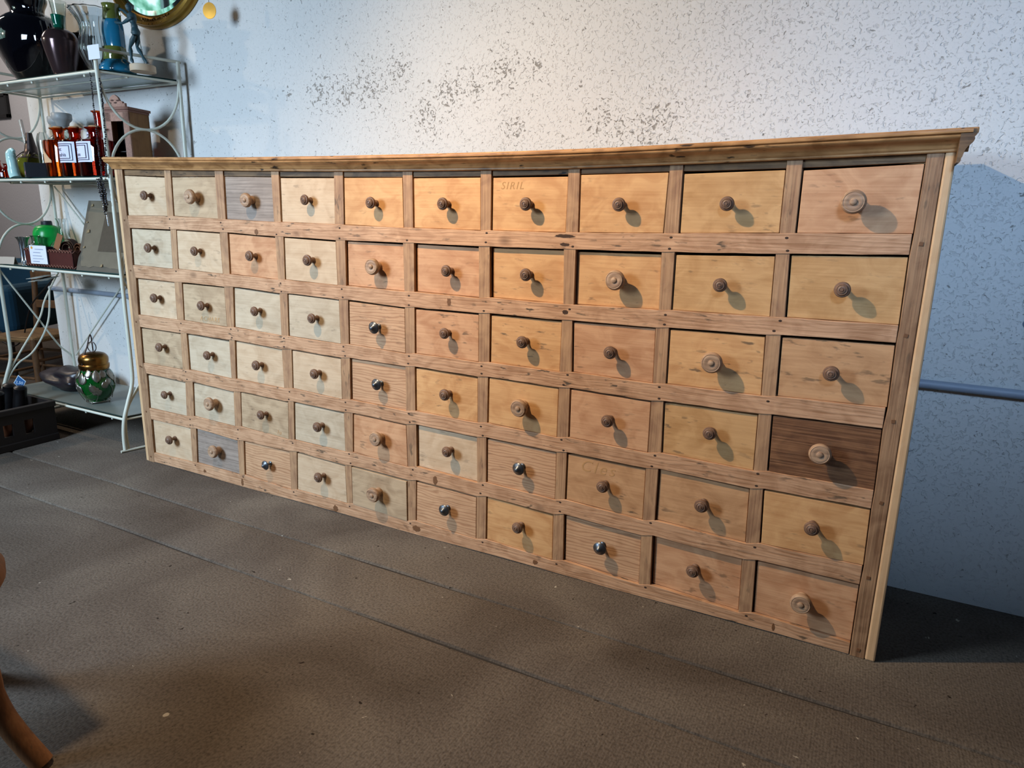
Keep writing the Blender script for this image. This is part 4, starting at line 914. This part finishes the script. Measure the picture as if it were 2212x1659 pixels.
# ================================================================ mirror and pendulum on the wall
M['giltwood'] = plain('gilt_frame', '#8e6d2c', .32, .75, noise=.35, scale=14); M['mirror'] = plain('mirror_glass', '#dfe6e8', .02, 1.0)
mc = at(333, -12, .37); ma, mb = .305, .135
mc = Vector((-.245, .385, 1.893)); ma, mb = .275, .200
mi = empty('oval_mirror', mc, 'oval mirror in a gilt frame hanging high on the white wall', 'mirror')
def oval(bm, prof, a, b, n=72):
    R = []
    for k in range(n):
        t_ = 2 * math.pi * k / n; R.append([bm.verts.new(((a + o_) * math.cos(t_), y, (b + o_) * math.sin(t_))) for o_, y in prof])
    m_ = len(prof)
    for k in range(n):
        A_, B_ = R[k], R[(k+1) % n]
        for j in range(m_): bm.faces.new((A_[j], A_[(j+1) % m_], B_[(j+1) % m_], B_[j]))
bm = B(); oval(bm, [(-.040, .012), (-.040, -.004), (-.036, -.010), (-.031, -.006), (-.024, -.014), (-.012, -.022), (-.002, -.018), (.001, -.008), (.004, -.006), (.008, .004), (.008, .012)], ma, mb); build('gilt_frame', bm, M['giltwood'], mi, smooth='auto')
bm = B(); oval(bm, [(-.058, .006), (-.058, -.0022), (-.0405, .0002), (-.0405, .006)], ma, mb); build('bevel', bm, plain('bevelled_mirror_edge', '#c6dcdc', .04, 1.0), mi, smooth='auto')
bm = B(); n = 72; vs = [bm.verts.new(((ma - .058) * math.cos(2*math.pi*k/n), -.002, (mb - .058) * math.sin(2*math.pi*k/n))) for k in range(n)]; bm.faces.new(vs)
vs2 = [bm.verts.new(v.co + Vector((0, .004, 0))) for v in vs]; bm.faces.new(vs2[::-1]); build('mirror_glass', bm, M['mirror'], mi)
bm = B(); rnd = random.Random(4)
for k in range(46):
    t_ = -math.pi/2 + rnd.uniform(-.34, .34); o_ = rnd.uniform(-.026, -.006); r_ = rnd.uniform(.003, .0055)
    lathe(bm, [(r_, -.003), (r_ * .95, .001), (r_ * .6, .0035), (r_ * .1, .0045)], ((ma + o_) * math.cos(t_), -.017, (mb + o_) * math.sin(t_)), 8, 'Y')
tag(build('carved_grapes', bm, plain('dark_gilt', '#6e4f22', .35, .7), mi, smooth='auto'), 'carved grape cluster at the bottom of the frame')
pd = empty('brass_pendant_disc', at(452.5, 23, .30), 'round brass disc hanging on a thin wire in front of the white wall', 'pendant')
bm = B(); lathe(bm, [(.0005, -.0015), (.0275, -.001), (.028, 0), (.0275, .001), (.0005, .0015)], (0, 0, 0), 40, 'Y', sx=.93); o = build('disc', bm, plain('brushed_brass', '#a5762f', .35, .9, noise=.1, scale=8), pd, smooth='auto'); o.rotation_euler = (0, 0, .35)
bm = B(); tube(bm, [(0, 0, .026), (0, 0, .5)], .0009, 6); build('wire', bm, M['darkmetal'], pd, smooth='auto')
# ================================================================ things left of and behind the shelf
M['crate'] = plain('dark_stained_crate', '#17100e', .6, noise=.3, scale=15)
ct = empty('wooden_crate', (-.81, -.22, 0), 'dark stained wooden crate with cut-outs on the floor in front of the shelf', 'crate')
X0, X1, Y0, Y1, HC = -1.02, -.605, -.50, -.022, .172
def ap(name, bm, mat, par, **k): return build(name, bm, mat, par, world=True, **k)
def holed(bm, y0, y1, z0, z1, holes, xa, xb):      # side board with rectangular-ish cut-outs, built of bars
    ys = sorted({y0, y1} | {h[0] for h in holes} | {h[1] for h in holes})
    for a, b in zip(ys, ys[1:]):
        hs = [h for h in holes if h[0] <= a + 1e-6 and h[1] >= b - 1e-6]
        if hs: box(bm, (xa, a, z0), (xb, b, hs[0][2])); box(bm, (xa, a, hs[0][3]), (xb, b, z1))
        else: box(bm, (xa, a, z0), (xb, b, z1))
bm = B(); holed(bm, Y0, Y1, .0, .150, [(-.145, -.110, .055, .115), (-.225, -.19, .06, .11), (-.31, -.27, .06, .11)], X1 - .012, X1); ap('side_board', bm, M['crate'], ct)
bm = B(); box(bm, (X1 - .018, Y0 - .006, .148), (X1 + .008, Y1 + .004, HC)); ap('rim', bm, M['crate'], ct, bevel=.003)
bm = B(); box(bm, (X1 - .006, Y0 - .004, .0), (X1 + .006, Y1 + .003, .030)); ap('plinth', bm, M['crate'], ct, bevel=.003)
bm = B(); box(bm, (X0, Y1 - .012, 0), (X1 - .012, Y1, HC)); ap('side_board', bm, M['crate'], ct)
bm = B(); box(bm, (X0, Y0, 0), (X1 - .012, Y0 + .012, HC)); ap('side_board', bm, M['crate'], ct)
bm = B(); box(bm, (X0, Y0, 0), (X0 + .012, Y1, HC)); ap('side_board', bm, M['crate'], ct)
bm = B(); box(bm, (X0 + .012, Y0 + .012, .012), (X1 - .012, Y1 - .012, .020)); ap('bottom', bm, M['crate'], ct)
# shoes in the crate
for i, (x, y, z_, lb) in enumerate(((-.685, -.20, 1.1, 'brown leather shoe seen through the left cut-out of the dark crate'), (-.685, -.125, 1.3, 'black and tan shoe seen through the right cut-out of the dark crate'))):
    bm = B(); tube(bm, smoothpts([(0, 0, 0), (.03, .004, .012), (.06, 0, .03), (.075, .0, .06), (.08, 0, .085)], 5), [.018] * 5 + [.022] * 6 + [.024] * 5 + [.022] * 5, 14)
    o = build('leather_shoe', bm, plain('shoe_leather_%d' % i, ('#6b3f27', '#5b3a28')[i], .4, noise=.4, scale=30), None, smooth='auto'); o.location = (x, y, .04); o.rotation_euler = (0, -.3, z_ * .2); tag(o, lb, 'shoe')
for i, (x, y, h) in enumerate(((-.74, -.10, .235), (-.80, -.16, .215), (-.87, -.08, .225))):
    bm = B(); tube(bm, smoothpts([(0, 0, 0), (.005, 0, .05), (.02, .01, h - .06), (.03, .01, h - .021)], 5), [.02] * 5 + [.026] * 5 + [.024] * 5 + [.012], 12)
    o = build('dark_bottle_sleeve', bm, plain('black_sleeve_%d' % i, '#0d0b0c', .35), None, smooth='auto'); o.location = (x, y, .021); o['group'] = 'black wrapped things standing in the crate'; tag(o, 'black wrapped object standing inside the dark crate', 'wrapped object')
tg = empty('price_tag', at(43, 826, -.08), 'blue diamond price tag reading 2,50 sticking out of the dark crate', 'price tag', rz=.62)
M['tagblue'] = plain('tag_blue', '#1d5488', .5); M['tagwhite'] = plain('tag_white', '#c6d5e2', .5)
bm = B(); s = .031; slab(bm, [(0.004, -s * 1.05), (s * .80, .004), (-.002, s * 1.05), (-s * .80, -.002)], -.001, .001); build('tag_border', bm, M['tagwhite'], tg, bevel=.001)
bm = B(); s = .027; slab(bm, [(0.004, -s * 1.05), (s * .80, .004), (-.002, s * 1.05), (-s * .80, -.002)], -.0018, -.0008); build('tag_face', bm, M['tagblue'], tg)
o = text('tag_price', '2,50', .017, M['tagwhite'], None, (0, 0, 0)); o.parent = tg; o.location = (-.0165, -.0021, -.003); o.rotation_euler = (math.pi/2, math.radians(12), 0)
# dark bag lump behind the jar
bm = B(); bmesh.ops.create_icosphere(bm, subdivisions=4, radius=1)
rnd = random.Random(9)
from mathutils import noise as mnoise
for v_ in bm.verts:
    nz = mnoise.noise(v_.co * 1.7) * .35; v_.co *= (1 + nz); v_.co.x *= .17; v_.co.y *= .10; v_.co.z = max(-.045, v_.co.z * .055) + .045
o = build('dark_bag', bm, plain('dark_purple_leather', '#211a1f', .35, noise=.3, scale=20), None, smooth=True); o.location = (-.86, .22, ZB); tag(o, 'crumpled dark leather bag lying on the bottom shelf behind the green jar', 'bag')
# teal armchair
M['teal'] = plain('teal_fabric', '#0e3a50', .9, noise=.15, scale=40)
ac = empty('teal_armchair', (-2.38, .56, 0), 'dark teal upholstered armchair standing beyond the wire shelf', 'armchair', rz=.5)
def cush(name, lo, hi, bev=.04):
    bm = B(); box(bm, lo, hi); o = build(name, bm, M['teal'], ac); b_ = o.modifiers.new('bevel', 'BEVEL'); b_.width = bev; b_.segments = 4; return o
cush('seat', (-.30, -.30, .28), (.30, .30, .46)); cush('backrest', (-.34, .20, .30), (.34, .36, .66), .06); cush('armrest', (-.40, -.30, .26), (-.28, .32, .54), .05); cush('armrest', (.28, -.30, .26), (.40, .32, .54), .05)
for x in (-.33, .33):
    for y in (-.25, .27):
        bm = B(); tube(bm, [(x, y, 0), (x, y, .28)], [.014, .02], 12); build('leg', bm, M['crate'], ac, smooth='auto')
# rush seated chair
M['rush'] = wood('woven_rush', '#8a6a45', '#4f3921', grain=.7, blotch=.3, dirt=.3, fine=.6, bump=.8); M['chairwood'] = wood('wood_rustic_chair', '#6b4a2e', '#3d2918', axis='Z', grain=.4)
rc = empty('rush_chair', (-1.545, .42, 0), 'rustic wooden chair with a rush seat behind the crate', 'chair', rz=.25)
bm = B(); box(bm, (-.19, -.19, .40), (.19, .19, .445)); o = build('rush_seat', bm, M['rush'], rc, bevel=.02)
for x in (-.18, .18):
    bm = B(); tube(bm, [(x, -.18, 0), (x, -.18, .43)], .019, 14); build('leg', bm, M['chairwood'], rc, smooth='auto')
    bm = B(); tube(bm, [(x, .18, 0), (x, .18, .45), (x, .22, .88)], .018, 14); build('back_leg', bm, M['chairwood'], rc, smooth='auto')
for z in (.14, .27):
    for a, b in (((-.18, -.18), (.18, -.18)), ((-.18, -.18), (-.18, .18)), ((.18, -.18), (.18, .18)), ((-.18, .18), (.18, .18))):
        bm = B(); tube(bm, [(a[0], a[1], z), (b[0], b[1], z)], .011, 10); build('stretcher', bm, M['chairwood'], rc, smooth='auto')
for z in (.60, .82):
    bm = B(); box(bm, (-.18, .185, z), (.18, .20, z + .06)); build('back_slat', bm, M['chairwood'], rc, bevel=.004)
rc.scale = (.78, .78, .72)
# brown board behind, dark picture on the grey wall, cable
bm = B(); box(bm, (-2.30, 1.15, 0), (-1.62, 1.19, 1.1)); o = build('brown_cupboard_door', bm, M['toywood'], None, bevel=.004); bm = None
tag(o, 'plain brown wooden panel standing behind the rush chair', 'panel')
pf = empty('picture_frame', (-3.72, 1.5, 1.74), 'small black picture frame hanging on the grey wall at the far left', 'picture frame')
bm = B()
for lo, hi in (((-.16, -.09), (.16, -.065)), ((-.16, .065), (.16, .09)), ((-.16, -.09), (-.13, .09)), ((.13, -.09), (.16, .09))): box(bm, (lo[0], -.022, lo[1]), (hi[0], 0, hi[1]))
build('frame', bm, plain('black_frame', '#0c0c0e', .4), pf, bevel=.002)
bm = B(); box(bm, (-.13, -.008, -.065), (.13, -.002, .065)); build('picture', bm, plain('dark_picture', '#15171a', .3), pf)
bm = B(); tube(bm, smoothpts([at(118, 598, .36), at(100, 620, .36), at(70, 655, .38), at(58, 690, .38), at(50, 730, .38), at(30, 748, .38), at(5, 738, .38)], 6), .0035, 8)
tag(build('power_cable', bm, plain('black_cable', '#0e0e10', .5), None, smooth='auto', world=True), 'black power cable drooping behind the left side of the wire shelf', 'cable')
# ================================================================ pale wooden chair at the left edge
M['beech'] = wood('wood_worn_beech', '#a0714a', '#6a452b', axis='Z', grain=.3, blotch=.35)
SC = Vector((1.02, -1.19, 0))
ch = empty('wooden_chair', SC, 'worn pale wooden chair with thick rounded seat, cut off at the lower left', 'chair')
bm = B(); lathe(bm, [(.10, .300), (.150, .296), (.172, .304), (.183, .322), (.184, .340), (.174, .358), (.155, .368), (.10, .366)], SC, 56); ap('seat', bm, M['beech'], ch, smooth='auto')
for k, a in enumerate((.52, 2.2, 3.7, 5.3)):
    u = Vector((math.cos(a), math.sin(a), 0))
    pts = [SC + u * r + Vector((0, 0, z)) for r, z in ((.150, .31), (.164, .24), (.170, .15), (.192, .08), (.235, .003))]
    bm = B(); tube(bm, smoothpts(pts, 6), [.0215] * 6 + [.0195] * 6 + [.018] * 6 + [.0185] * 7, 16); ap('leg', bm, M['beech'], ch, smooth='auto')
for sx_ in (-.20, -.03):
    bm = B(); tube(bm, smoothpts([SC + Vector((sx_ * .6, .10, .34)), SC + Vector((sx_, .17, .6)), SC + Vector((sx_, .21, .9)), SC + Vector((sx_, .22, 1.115))], 6), .014, 12); ap('back_post', bm, M['beech'], ch, smooth='auto')
bm = B(); R = []  # unseen crest on the back posts, added and shaped to cast the floor shadow
for i in range(21):
    a = -1 + 2 * i / 20; x = a * .185 - .140; e = (1 - abs(a) ** 5) ** .5 if abs(a) < 1 else .12
    e = max(e, .15); yb = .275 + .015 * (1 - a * a)
    R.append([bm.verts.new(SC + Vector((x, yb, 1.12 + .010))), bm.verts.new(SC + Vector((x, yb, 1.12 - .010))), bm.verts.new(SC + Vector((x, yb - .23 * e, 1.12 - .03))), bm.verts.new(SC + Vector((x, yb - .23 * e, 1.12 - .008)))])
for a_, b_ in zip(R, R[1:]):
    for k in range(4): bm.faces.new((a_[k], b_[k], b_[(k+1) % 4], a_[(k+1) % 4]))
bm.faces.new(R[0]); bm.faces.new(R[-1][::-1]); ap('shadow_crest', bm, M['beech'], ch, bevel=.004)
# ================================================================ window on the left side (seen only in the mirror)

bm = B(); X = -4.2
box(bm, (X - .1, -5.0, -.03), (X, 1.6, 1.7)); box(bm, (X - .1, -5.0, 1.7), (X, -3.6, 3.2)); box(bm, (X - .1, -1.7, 1.7), (X, 1.6, 3.2)); box(bm, (X - .1, -3.6, 3.15), (X, -1.7, 3.2))
tag(build('wall_window_side', bm, M['greywall']), kind='structure')
wn = empty('window_1', (X, -2.65, 1.7), None, None); tag(wn, kind='structure')
M['winframe'] = plain('pale_window_frame', '#c9d2dc', .5)
bm = B()
for lo, hi in (((-.95, 0), (.95, .07)), ((-.95, 1.38), (.95, 1.45)), ((-.95, 0), (-.88, 1.45)), ((.88, 0), (.95, 1.45)), ((-.035, 0), (.035, 1.45)), ((-.9, .70), (.9, .74))): box(bm, (-.06, lo[0], lo[1]), (.01, hi[0], hi[1]))
build('window_frame', bm, M['winframe'], wn, bevel=.004)
def daylit():
    mt, nt, p = newmat('daylit_garden_glass'); L = nt.links.new
    tc = N(nt, 'ShaderNodeTexCoord'); n = N(nt, 'ShaderNodeTexNoise'); n.inputs['Scale'].default_value = 7; n.inputs['Detail'].default_value = 5; L(tc.outputs['Object'], n.inputs['Vector'])
    r = ramp(nt, [(.38, lin('#5a9a80')), (.5, lin('#9ad6c4')), (.58, lin('#dceefa'))]); L(n.outputs['Fac'], r.inputs[0]); L(r.outputs[0], p.inputs['Emission Color']); p.inputs['Emission Strength'].default_value = 1.6
    p.inputs['Base Color'].default_value = (.02, .02, .02, 1); p.inputs['Roughness'].default_value = .05; return mt
M['daylit'] = daylit()
bm = B(); box(bm, (-.045, -.9, .05), (-.04, .9, 1.4)); build('window_pane', bm, M['daylit'], wn)
